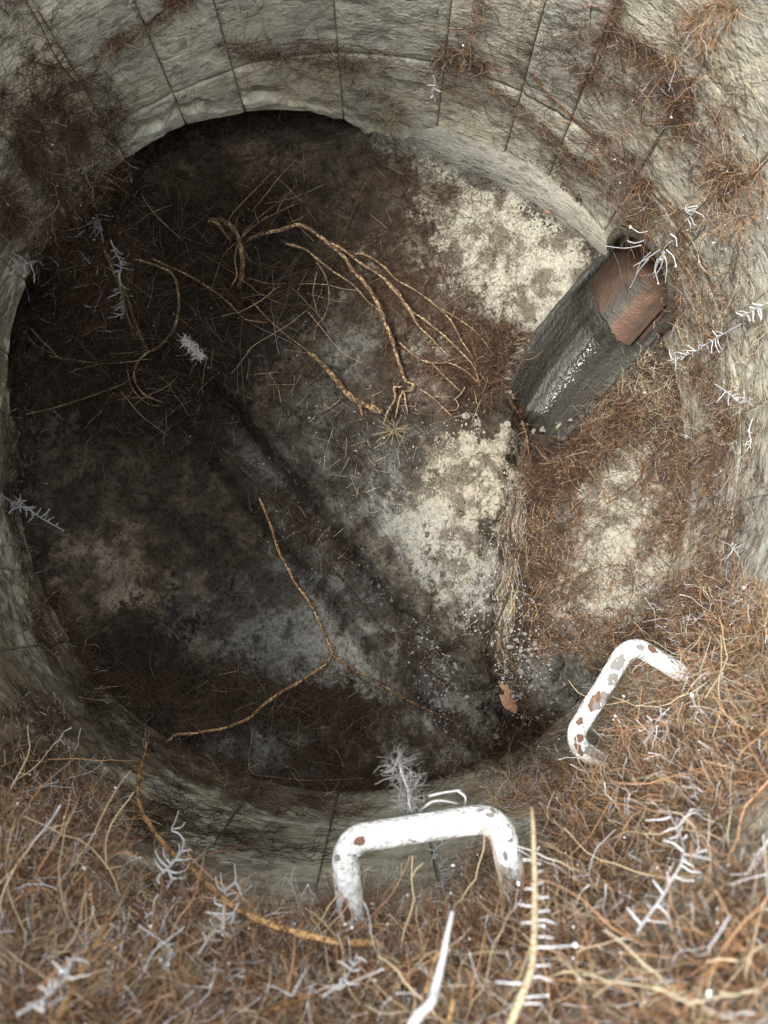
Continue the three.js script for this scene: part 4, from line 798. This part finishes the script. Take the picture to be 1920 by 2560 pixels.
// thick stray roots in the near mats
for (const [label, p, w, c, l] of [
  ['orange root arching over the near right wall below the lower step iron', [[1240, 1750], [1290, 1722], [1340, 1722], [1400, 1700], [1450, 1665]], 8, [1, 0.75, 0.5], 0.06],
  ['grey root pointing left out of the mat, just under the lower step iron', [[1180, 1590], [1230, 1572], [1290, 1545], [1360, 1520], [1420, 1495]], 6, [1.2, 1.3, 1.7], 0.08],
  ['tan root looping through the mat at the right edge', [[1500, 1395], [1560, 1370], [1620, 1350], [1658, 1370]], 8, [1.1, 0.85, 0.55], 0.06],
  ['orange root curling in the mat at the lower right corner', [[1360, 2212], [1420, 2150], [1500, 2120], [1580, 2060], [1640, 1980]], 9, [1.1, 0.8, 0.5], 0.1],
  ['thick orange root along the bottom edge, left of the pale root', [[560, 2190], [650, 2160], [740, 2125], [840, 2090], [950, 2060], [1040, 2020]], 11, [1.15, 0.85, 0.5], 0.08],
  ['bundle of tan straws at the bottom left corner', [[120, 2212], [165, 2120], [205, 2040], [240, 1985], [260, 1950]], 16, [1.1, 0.95, 0.7], 0.16],
  ['tan straw crossing the lower left mat diagonally', [[250, 2150], [300, 2080], [350, 2010], [385, 1930]], 6, [1.1, 1, 0.8], 0.1],
  ['grey frosted root lying across the lower left mat', [[360, 1990], [420, 2030], [480, 2065], [540, 2100]], 7, [1.4, 1.6, 2.2], 0.09],
  ['pale straw reaching right from the lower left wall', [[0, 1660], [60, 1640], [120, 1622], [150, 1618]].map(([a, b]) => [a - 10, b]), 6, [1, 0.9, 0.8], 0.05],
]) {
  const t = thing('root', label, 'root'), q = path(OV(p), l);
  piece('stem', stem(q, w, [1, 0.55], M.bark, c), M.bark, t); hairs(q, 30, 0.03, 0.0005, PAL.orange, t, 5000 + rootSeed);
}

// ------------------------------------------------------------------ white frosted sprigs
let sprigSeed = 70;
function sprig(label, stemPx, w, branches, o = {}) {
  const t = thing('frosted_sprig', label, 'root sprig'), p3 = path(o.ov === false ? stemPx : OV(stemPx), o.lift ?? 0.06), r = metres(w, p3[0]) / 2, rnd = rng(sprigSeed++ * 31);
  const c = curve(p3, 24), tint = o.c ?? [1, 1, 1];
  const blunt = (r0) => (u) => r0 * (1 - 0.45 * u) * (0.85 + 0.3 * vn(u * 9 + r0 * 9e4, 3));
  const fuzz = new Acc(), bristle = (c3, m, r0) => { for (let i = 0; i < m; i++) { const p = c3[Math.floor(rnd() * c3.length)], d = V(rnd() - 0.5, rnd() - 0.5, rnd() - 0.5).normalize(), L = r0 * (1.2 + 1.8 * rnd()); fuzz.tube([p.clone(), p.clone().addScaledVector(d, L)], (u) => r0 * 0.28 * (1 - 0.7 * u), 3, [0.6 * tint[0], 0.605 * tint[1], 0.63 * tint[2]]); } };
  piece('stem', new Acc().tube(c, blunt(r), 7, tint, { uv: 20, lump: 0.2, seed: sprigSeed * 3 }).build(), M.frost, t);
  const n = typeof branches === 'number' ? branches : branches.length, view = ray(960, 1280);
  for (let k = 0; k < n; k++) {
    let pts;
    if (typeof branches === 'number') {
      const f = lerp(o.from ?? 0.2, 0.97, clamp((k + 1.8 * (rnd() - 0.3)) / n, 0, 1)), i = Math.min(22, Math.floor(f * 24)), T = c[i + 1].clone().sub(c[i]).normalize(), D = c[i].clone().sub(CAM).normalize(), N = V(0, 0, 0).crossVectors(T, D).normalize(), sg = rnd() < 0.5 ? 1 : -1, a = degToRad(lerp(o.a0 ?? 40, o.a1 ?? 75, rnd()));
      const d = T.clone().multiplyScalar(Math.cos(a)).addScaledVector(N, Math.sin(a) * sg).addScaledVector(D, (rnd() - 0.5) * 1.2).normalize(), L = metres(o.bl ?? 38, c[i]) * (0.35 + 1.1 * rnd());
      pts = [c[i].clone()]; for (let q = 1; q <= 4; q++) { d.add(V(rnd() - 0.5, rnd() - 0.5, rnd() - 0.5).multiplyScalar(0.75)).normalize(); pts.push(pts[q - 1].clone().addScaledVector(d, L / 4)); }
    } else pts = path(OV(branches[k]), o.lift ?? 0.06);
    const bc = curve(pts, 10);
    piece('branch', new Acc().tube(bc, blunt(r * (0.62 + 0.25 * rnd())), 6, tint, { uv: 20, lump: 0.25, seed: k * 5 }).build(), M.frost, t);
    bristle(bc, 14, r * 0.7);
    if (rnd() < (o.drop ?? 0.05)) tips.push([bc[10].clone(), r * 0.8]);
  }
  bristle(c, 24, r); tag(piece('frost', fuzz.build(), M.strand, t), null, null, null, 'stuff');
  return t;
}
const DULL = [0.42, 0.425, 0.42];
sprig('white frosted sprig standing against the long brown root on the lower left', [[352, 1885], [372, 1865], [392, 1838], [398, 1815]], 9, [[[398, 1816], [385, 1800], [372, 1795], [378, 1775], [386, 1752]], [[376, 1790], [390, 1788], [400, 1776]], [[392, 1838], [402, 1838], [413, 1835]], [[376, 1858], [395, 1858], [412, 1854]], [[368, 1866], [355, 1848], [353, 1832]], [[362, 1874], [345, 1858], [336, 1838]], [[354, 1882], [342, 1872], [337, 1862]], [[360, 1880], [380, 1886], [402, 1878], [408, 1866]], [[366, 1884], [372, 1896], [396, 1898]], [[384, 1848], [388, 1834], [386, 1825]], [[372, 1896], [366, 1910], [362, 1918]], [[346, 1888], [340, 1900], [344, 1908]]], { lift: 0.13, c: [1.2, 1.2, 1.2] });
sprig('white comb-like frosted sprig right of the long brown root, near the bottom left', [[482, 2005], [482, 1975], [485, 1950], [486, 1925]], 9, [[[486, 1926], [478, 1905], [477, 1885]], [[484, 1928], [470, 1915], [466, 1895]], [[488, 1922], [500, 1912], [508, 1905], [508, 1880], [506, 1868]], [[508, 1905], [518, 1925], [526, 1945]], [[482, 1952], [500, 1948], [512, 1940]], [[482, 1958], [466, 1952], [464, 1935]], [[482, 1974], [462, 1973], [444, 1970]], [[482, 1976], [496, 1974], [506, 1972]], [[482, 1988], [492, 1984], [500, 1976]], [[482, 1990], [472, 1980], [464, 1976]], [[486, 1940], [498, 1930], [510, 1928]]], { lift: 0.14, c: [1.2, 1.2, 1.2] });
sprig('tall crooked white sprig in the mat on the far lower right', [[1378, 2010], [1402, 1975], [1425, 1945], [1448, 1905], [1470, 1868], [1477, 1840], [1468, 1800], [1452, 1770], [1445, 1752]], 9, 16, { lift: 0.13, bl: 50, from: 0.02, a0: 45, a1: 80 });
sprig('white sprig with a forked arm at the top of the lower right mat', [[1478, 1845], [1500, 1848], [1530, 1855]], 7, [[[1500, 1848], [1510, 1830], [1498, 1812], [1492, 1800]], [[1506, 1842], [1520, 1838], [1528, 1835]], [[1468, 1780], [1480, 1765], [1500, 1755], [1520, 1768], [1540, 1775]], [[1482, 1764], [1495, 1748], [1510, 1752]]], { lift: 0.13 });
sprig('starburst of white beaded root tips above the clay pipe mouth', [[1435, 545], [1425, 560], [1412, 590]], 5.2, [[[1435, 545], [1428, 575], [1412, 600]], [[1432, 545], [1440, 570], [1437, 610]], [[1425, 540], [1395, 560], [1368, 575]], [[1400, 560], [1380, 585], [1362, 620]], [[1385, 530], [1350, 536], [1310, 532]], [[1440, 540], [1455, 555], [1460, 575]], [[1452, 520], [1436, 535], [1428, 560]], [[1405, 545], [1385, 565], [1375, 590]], [[1390, 520], [1370, 525], [1355, 520]], [[1420, 560], [1415, 580], [1422, 612]], [[1398, 500], [1380, 502], [1362, 490]], [[1448, 505], [1460, 515], [1462, 530]]], { lift: 0.06, drop: 0.5 });
sprig('small curved white sprig hanging on the far wall joint', [[936, 163], [940, 180], [934, 200], [940, 218]], 4.5, 6, { lift: 0.04, bl: 16 });
sprig('grey white burst of frosted tips at the bottom of the upper left root mat', [[208, 465], [215, 480], [222, 498]], 5, 16, { lift: 0.05, bl: 28, a1: 110, c: DULL });
sprig('frosted tips hanging over the black arch under the left wall', [[258, 590], [262, 630], [270, 660], [262, 690]], 5, 14, { lift: 0.06, bl: 30, c: DULL });
sprig('fringe of pale frosted tips at the edge of the left root mat', [[240, 520], [250, 545], [262, 572], [258, 600]], 5, 14, { lift: 0.05, bl: 26, a1: 100, c: DULL });
sprig('pale frosted tips halfway up the upper left root mat', [[185, 432], [200, 440], [215, 436]], 4.5, 10, { lift: 0.05, bl: 22, c: DULL });
sprig('thin pale frosted sprig beside the top of the upper left root mat', [[168, 352], [182, 365], [192, 368]], 4.5, 8, { lift: 0.04, bl: 22, c: DULL });
sprig('dull white clawed sprig on the left wall above the black seam', [[95, 555], [72, 566], [45, 572], [30, 580]], 6, 9, { lift: 0.05, bl: 36, c: DULL });
sprig('long grey feathered sprig reaching in from the left edge', [[5, 1072], [35, 1088], [62, 1100], [88, 1118], [138, 1146]], 5.5, 18, { lift: 0.08, bl: 22, c: DULL, a0: 50, a1: 95 });
sprig('dim grey sprig clinging to the left wall under the feathered one', [[20, 1108], [35, 1090], [48, 1080]], 6, 8, { lift: 0.06, bl: 24, c: DULL });
sprig('small faint white sprig on the lower left wall', [[172, 1668], [190, 1648], [206, 1630]], 4.5, 8, { lift: 0.06, bl: 26, c: DULL });
sprig('long white feathery sprig pointing left from the right edge, below the pipe', [[1600, 700], [1565, 720], [1535, 738], [1500, 760], [1470, 772], [1440, 780]], 4.2, 26, { lift: 0.06, bl: 26, a0: 25, a1: 60 });
sprig('white twiggy sprig reaching in at the right edge', [[1659, 655], [1630, 668], [1600, 685]], 6, 8, { lift: 0.06, bl: 30 });
sprig('white star-shaped sprig high on the right wall', [[1512, 438], [1498, 460], [1480, 478]], 3.4, 8, { lift: 0.05, bl: 26, a1: 100 });
sprig('little white forked sprig on the right wall, level with the tan channel', [[1625, 905], [1618, 930], [1622, 955], [1612, 975]], 3.4, 5, { lift: 0.04, bl: 18 });
sprig('pale sprig on the right wall halfway between pipe and lower step iron', [[1550, 1165], [1580, 1180], [1598, 1205]], 3.4, 6, { lift: 0.04, bl: 26 });
sprig('white sprig in the brown thicket right below the clay pipe', [[1545, 830], [1575, 850], [1600, 870], [1625, 862]], 3.4, 12, { lift: 0.05, bl: 26 });
sprig('white frosted sprig tangled in the right mat by the lower step iron', [[1390, 1605], [1410, 1580], [1420, 1555], [1445, 1530]], 7, 8, { lift: 0.09, bl: 30 });
sprig('bluish white hooked sprig in the right mat, under the lower step iron', [[1474, 1660], [1470, 1690], [1480, 1710], [1484, 1735]].map(([a, b]) => [a + 20, b - 10]), 7, 5, { lift: 0.09, bl: 24 });
sprig('white sprig of blunt tips inside the loop of the upper step iron', [[960, 1935], [955, 1905], [950, 1880], [945, 1862]], 5, 12, { lift: 0.05, bl: 34 });
sprig('small white sprig under the crossbar of the upper step iron', [[930, 1870], [935, 1850], [945, 1830], [968, 1818]], 4.5, 6, { lift: 0.05, bl: 18 });
sprig('white tips beside the left leg of the upper step iron', [[815, 1930], [820, 1900], [815, 1875]], 4.5, 9, { lift: 0.06, bl: 24 });
sprig('blurred white sprig low in the mat left of the pale root', [[700, 2150], [735, 2125], [760, 2090], [770, 2060]], 7, 9, { lift: 0.16, bl: 34 });
sprig('blurred white forked sprig at the bottom left', [[430, 2060], [455, 2020], [470, 2000], [520, 1990]], 7, 8, { lift: 0.12, bl: 40 });
sprig('large blurred white sprig at the very bottom left corner', [[40, 2190], [90, 2160], [140, 2110], [160, 2060]], 9, 10, { lift: 0.2, bl: 46 });
sprig('upright white twin-tipped sprig left of the comb-like one', [[300, 2000], [345, 2030], [375, 2060], [355, 2085]], 6, 7, { lift: 0.1, bl: 30 });

// ------------------------------------------------------------------ grey webbed root tuft lying on the upper step iron
{
  const t = thing('root_tuft', 'grey webbed tuft of matted roots draped over the upper step iron', 'root tuft'); R0 = rng(88);
  const p = path(OV([[862, 1628], [868, 1660], [880, 1690], [884, 1725], [890, 1745]]), 0.2).map((q) => q);
  // the tuft stands on the bar: bring it to the bar's depth
  const bar = (px, py) => { const d = ray(px, py), y = 0.755; const k = (y - H) / d.y; return CAM.clone().addScaledVector(d, k); };
  const q = [[998, 1890], [1004, 1925], [1018, 1960], [1022, 1995], [1030, 2035], [1034, 2080]].map(([a, b], i) => bar(a, b).setY(0.765 + [0.05, 0.04, 0.04, 0.035, 0.028, 0.01][i] * 0.6));
  piece('strand', stem(q, 9, [0.8, 1], M.frost, [0.7, 0.7, 0.72]), M.frost, t);
  const acc = new Acc();
  for (let k = 0; k < 210; k++) { const c = q[Math.floor(R0() * 6)].clone().add(V(gauss() * 0.011, gauss() * 0.01, gauss() * 0.011)); const pts = [c.clone()], d = V(gauss(), gauss() * 0.5, gauss()).normalize(); for (let i = 0; i < 5; i++) { d.add(V(gauss(), gauss() * 0.5, gauss()).multiplyScalar(0.9)).normalize(); c.addScaledVector(d, 0.006); pts.push(c.clone()); } const s = 0.12 + 0.24 * R0(); acc.tube(pts, (u) => 0.00055 * (1 - 0.4 * u), 3, [s, s * 0.98, s * 0.95]); }
  tag(piece('web', acc.build(), M.strand, t), null, null, null, 'stuff');
  for (const l of [[[905, 1745], [930, 1725], [950, 1722], [985, 1728]], [[925, 1712], [955, 1705], [990, 1700]], [[985, 1700], [1002, 1715], [1000, 1735]]]) { const w = l.map(([a, b]) => bar(a * 1.1574, b * 1.1574).setY(0.775)); piece('strand', new Acc().tube(curve(w, 14), (u) => 0.0022 * (1 - 0.4 * u), 6, [0.8, 0.8, 0.82], { uv: 20 }).build(), M.frost, t); }
}
// ------------------------------------------------------------------ spiny root and pale root hanging in front of the mats
{
  const t = thing('spiny_root', 'long cream root with rows of short side spines hanging at bottom centre', 'root'); R0 = rng(99);
  const q = [[1329, 2018, 0.5], [1333, 2070, 0.48], [1335, 2140, 0.46], [1337, 2210, 0.44], [1336, 2280, 0.42], [1335, 2350, 0.4], [1330, 2410, 0.385], [1312, 2470, 0.37], [1288, 2530, 0.36], [1262, 2600, 0.35]].map(([a, b, s]) => { const d = ray(a, b); return CAM.clone().addScaledVector(d, (0.86 - (0.5 - s)) / -d.y * 1.0); });
  const c = curve(q, 90), rad = (u) => lerp(0.0016, 0.0042, Math.pow(u, 0.7));
  piece('stem', new Acc().tube(c, (u) => (u < 0.03 ? 0.0009 : rad(u)), 9, (u) => [1.25, 1.2, 1.15], { uv: 20, lump: 0.22, lf: 120 }).build(), M.cream, t);
  for (const [px, py, sg, len] of [[1334, 2125, 1, 16], [1334, 2155, -1, 22], [1337, 2160, 1, 18], [1337, 2182, 1, 24], [1336, 2210, 1, 26], [1336, 2226, -1, 26], [1336, 2247, 1, 38], [1336, 2263, -1, 38], [1336, 2278, 1, 40], [1336, 2303, 1, 56], [1336, 2306, -1, 34], [1336, 2316, 1, 24], [1335, 2345, 1, 48], [1334, 2368, 1, 110], [1330, 2416, 1, 52], [1318, 2446, 1, 60], [1316, 2460, -1, 76], [1302, 2490, 1, 70], [1296, 2512, 1, 60]]) {
    let bi = 0, bd = 1e9; const want = ray(px, py); c.forEach((p, i) => { const d = p.clone().sub(CAM).normalize().distanceTo(want); if (d < bd) { bd = d; bi = i; } });
    const p = c[bi], L = metres(len, p), e = [p.clone(), p.clone().add(V(sg * L * 0.5, -0.003, 0.001 * gauss() + L * 0.02)), p.clone().add(V(sg * L, -0.008 * R0(), L * (len > 50 ? 0.25 : 0.04) * R0()))];
    piece('spine', new Acc().tube(curve(e, 8), (u) => 0.0013 * (1 - 0.6 * u), 6, [1, 1, 1.02], { uv: 20 }).build(), M.frost, t);
    if (R0() < 0.12) tips.push([e[2].clone(), 0.0015]);
  }
  const w = thing('pale_root', 'smooth pale forked root rising from the bottom edge left of the spiny root', 'root');
  const at2 = (a, b, dep) => { const d = ray(a, b); return CAM.clone().addScaledVector(d, dep / -d.y); };
  piece('stem', new Acc().tube(curve([at2(1131, 2280, 0.78), at2(1118, 2340, 0.76), at2(1104, 2410, 0.74), at2(1086, 2480, 0.72), at2(1078, 2505, 0.71), at2(1045, 2540, 0.7), at2(1015, 2590, 0.69)], 50), (u) => lerp(0.0016, 0.0042, Math.min(1, u * 2)), 8, [1, 1, 1.02], { uv: 20, lump: 0.12 }).build(), M.frost, w);
  const tanMat = M.bark;
  piece('side_root', new Acc().tube(curve([at2(1108, 2340, 0.78), at2(1088, 2400, 0.76), at2(1068, 2470, 0.73), at2(1062, 2510, 0.72)], 30), (u) => lerp(0.0011, 0.0026, u), 7, [1.3, 1.1, 0.8], { uv: 14 }).build(), tanMat, w);
  const x = thing('pale_root', 'short tan root tip between the pale forked root and the spiny root', 'root');
  piece('stem', new Acc().tube(curve([at2(1137, 2470, 0.8), at2(1132, 2510, 0.78), at2(1122, 2570, 0.76)], 20), (u) => lerp(0.0013, 0.003, u), 7, [1.4, 1.25, 0.95], { uv: 14 }).build(), tanMat, x);
}
// ------------------------------------------------------------------ star of stiff straws on the silt
{
  const t = thing('straw_tuft', 'spiky star-shaped tuft of straw coloured rootlets on the dark silt', 'rootlet tuft'); R0 = rng(55);
  const c = at(985, 1078, 0.01);
  for (let k = 0; k < 46; k++) { const a = R0() * 6.283, L = 0.012 + 0.05 * R0(), e = c.clone().add(V(Math.cos(a) * L, 0.012 + 0.03 * R0(), Math.sin(a) * L * 0.8)); const s = 0.3 + 0.4 * R0(); piece('straw', new Acc().tube(curve([c.clone().add(V(gauss() * 0.01, 0, gauss() * 0.008)), c.clone().lerp(e, 0.5).add(V(0, 0.004, 0)), e], 5), (u) => 0.0009 * (1 - 0.5 * u), 4, [0.5 * s, 0.42 * s, 0.26 * s]).build(), M.strand, t); }
}
// ------------------------------------------------------------------ small finds on the floor
{
  const blobGeo = (sx, sy, sz, seed, det = 3, amp = 0.35) => { const g = new THREE.IcosahedronGeometry(1, det); const p = g.attributes.position; for (let i = 0; i < p.count; i++) { const x = p.getX(i), y = p.getY(i), z = p.getZ(i), k = 1 + amp * (fbm(x * 2.2 + seed, y * 2.2 + z * 1.7, 3) - 0.5) * 2; p.setXYZ(i, x * k * sx, y * k * sy, z * k * sz); } g.computeVertexNormals(); return g; };
  const clayM = new THREE.MeshStandardMaterial({ map: M.rust.map, color: new THREE.Color().setRGB(1.7, 1.7, 1.6), roughness: 0.8 });
  const frag = (label, px, py, sx, sz, turn, lift, m, name, cat) => { const o = part(name, blobGeo(sx, 0.007, sz, px, 3, 0.3), m, scene); o.position.copy(at(px, py, lift)); o.rotation.y = turn; return tag(o, label, cat); };
  frag('small orange clay fragment on the floor near the far wall foot', 1371, 531, 0.012, 0.005, -0.5, 0.004, clayM, 'clay_fragment', 'clay fragment');
  frag('larger orange clay piece bared in the channel above the outlet', 1268, 1745, 0.019, 0.04, 0.5, 0.008, clayM, 'clay_fragment', 'clay fragment');
  const pale = new THREE.MeshStandardMaterial({ color: new THREE.Color().setRGB(0.2, 0.19, 0.165), roughness: 0.9 });
  const tuft = thing('fluff', 'small white blurred fluff hanging in the black left part', 'fluff');
  { R0 = rng(31); const acc = new Acc(), a = at(458, 848, 0.55), b = at(505, 895, 0.55); for (let k = 0; k < 200; k++) { const c = a.clone().lerp(b, R0()).add(V(gauss() * 0.006, gauss() * 0.006, gauss() * 0.006)), d = V(gauss(), gauss(), gauss()).normalize(), pts = [c.clone()]; for (let i = 0; i < 3; i++) { d.add(V(gauss(), gauss(), gauss()).multiplyScalar(0.5)).normalize(); c.addScaledVector(d, 0.004); pts.push(c.clone()); } acc.tube(pts, () => 0.0003, 3, [0.28, 0.28, 0.28]); } tag(piece('fibres', acc.build(), M.strand, tuft), null, null, null, 'stuff'); }
  for (const [px, py, s, label] of [[1013, 1325, 0.009, 'flat grey pebble on the silt, upper of the pair'], [985, 1425, 0.008, 'flat grey pebble on the silt beside the small leaf'], [995, 1441, 0.009, 'pale grey pebble touching the flat one on the silt'], [1165, 1040, 0.011, 'white lump in the dark fibres left of the chute lip'], [984, 1575, 0.006, 'white grit lump on the dark silt above the elbow root fork'], [1268, 1060, 0.01, 'pale lump stuck to the fibres below the chute lip']]) {
    const o = part('pebble', blobGeo(s, s * 0.5, s * 0.85, px, 2, 0.3), pale, scene); o.position.copy(at(px, py, 0.003)); tag(o, label, 'pebble');
    if (py > 1300) o.material = new THREE.MeshStandardMaterial({ color: new THREE.Color().setRGB(0.16, 0.16, 0.155), roughness: 0.9 });
  }
  // ragged crumbs of mortar along the chute's lip
  const lip = thing('mortar_crust', 'crumbled pale mortar edge along the lower lip of the wet chute', 'mortar'); R0 = rng(12);
  for (let k = 0; k < 60; k++) { const f = R0(), e = f < 0.4 ? [lerp(1268, 1322, f / 0.4), lerp(975, 1088, f / 0.4)] : f < 0.75 ? [lerp(1322, 1445, (f - 0.4) / 0.35), lerp(1090, 1048, (f - 0.4) / 0.35)] : [lerp(1300, 1262, (f - 0.75) / 0.25), lerp(862, 960, (f - 0.75) / 0.25)]; const s = 0.003 + 0.006 * R0(), o = piece('crumb', blobGeo(s * 1.5, s * 0.5, s, k * 3, 2, 0.5), R0() < 0.5 ? M.soil : pale, lip); o.position.copy(at(e[0] + gauss() * 9, e[1] + gauss() * 9, 0.003)); o.rotation.set(R0() * 3, R0() * 6, 0); }
  // grit: pale flakes, crumbs and dark crumbs
  const gritGeo = new THREE.IcosahedronGeometry(1, 0); const list = []; R0 = rng(71);
  for (const [px, py, rx, ry, n, s, c] of [[1200, 1240, 150, 230, 700, 0.003, [0.34, 0.31, 0.25]], [1200, 1640, 180, 230, 1200, 0.0035, COL.grey], [1240, 1080, 90, 130, 300, 0.003, [0.36, 0.33, 0.27]], [900, 1250, 280, 260, 700, 0.0022, COL.grey], [1380, 520, 80, 70, 340, 0.0028, COL.dark], [1170, 420, 200, 60, 260, 0.0022, COL.dark], [1330, 1450, 60, 260, 300, 0.0025, [0.34, 0.3, 0.24]], [1480, 1560, 120, 80, 240, 0.003, COL.grey], [1600, 1000, 160, 160, 420, 0.0025, COL.straw], [1790, 800, 120, 300, 260, 0.002, COL.straw], [560, 850, 420, 330, 160, 0.0022, COL.grey], [1320, 1860, 160, 90, 300, 0.003, COL.dark], [1240, 1720, 170, 150, 240, 0.0075, [0.23, 0.225, 0.21]], [1180, 1560, 150, 200, 130, 0.006, [0.2, 0.19, 0.165]], [1080, 1480, 150, 170, 160, 0.006, [0.1, 0.09, 0.075]]]) for (let k = 0; k < n; k++) {
    const a = R0() * 6.2832, q = Math.sqrt(R0()), h = hit(px + Math.cos(a) * q * rx, py + Math.sin(a) * q * ry); if (!h.wall && segD(h.p.x, h.p.z, chuteLine)[0] < 0.12) continue; const z = s * (0.35 + 0.9 * R0() * R0() * 1.4); list.push([h.p.clone().addScaledVector(h.n, z * 0.3 + 0.002), z, c, 0.6 + 0.7 * R0()]);
  }
  const im = new THREE.InstancedMesh(gritGeo, new THREE.MeshStandardMaterial({ roughness: 0.9 }), list.length), m4 = new THREE.Matrix4(), qt = new THREE.Quaternion(), col = new THREE.Color();
  list.forEach(([p, z, c, k], i) => { qt.setFromEuler(new THREE.Euler(R0() * 6, R0() * 6, R0() * 6)); im.setMatrixAt(i, m4.compose(p, qt, V(z, z * (0.35 + 0.4 * R0()), z * (0.6 + 0.5 * R0())))); im.setColorAt(i, col.setRGB(c[0] * k, c[1] * k, c[2] * k)); });
  im.name = 'grit'; im.castShadow = im.receiveShadow = true; scene.add(im); tag(im, 'crumbs, flakes and grit scattered over floor and wall foot', 'grit', null, 'stuff');
}
// ------------------------------------------------------------------ water drops on the root tips
{
  R0 = rng(7); const im = new THREE.InstancedMesh(new THREE.SphereGeometry(1, 12, 8), M.droplet, tips.length), m4 = new THREE.Matrix4(), q = new THREE.Quaternion();
  tips.forEach(([p, r], i) => { const s = 0.0007 + 0.0019 * R0() ** 3 + r * 0.4; q.setFromEuler(new THREE.Euler(R0() * 6, R0() * 6, R0() * 6)); const e = 0.8 + 0.9 * R0(); im.setMatrixAt(i, m4.compose(p.clone().setY(p.y - s * 0.3), q, V(s * 0.85, s * e, s * (0.7 + 0.4 * R0())))); });
  im.name = 'water_drops'; im.castShadow = im.receiveShadow = true; scene.add(im); tag(im, 'drops hanging on the root tips, their bright glints painted as opaque white', 'water drops', null, 'stuff');
}
renderer.render(scene, camera);
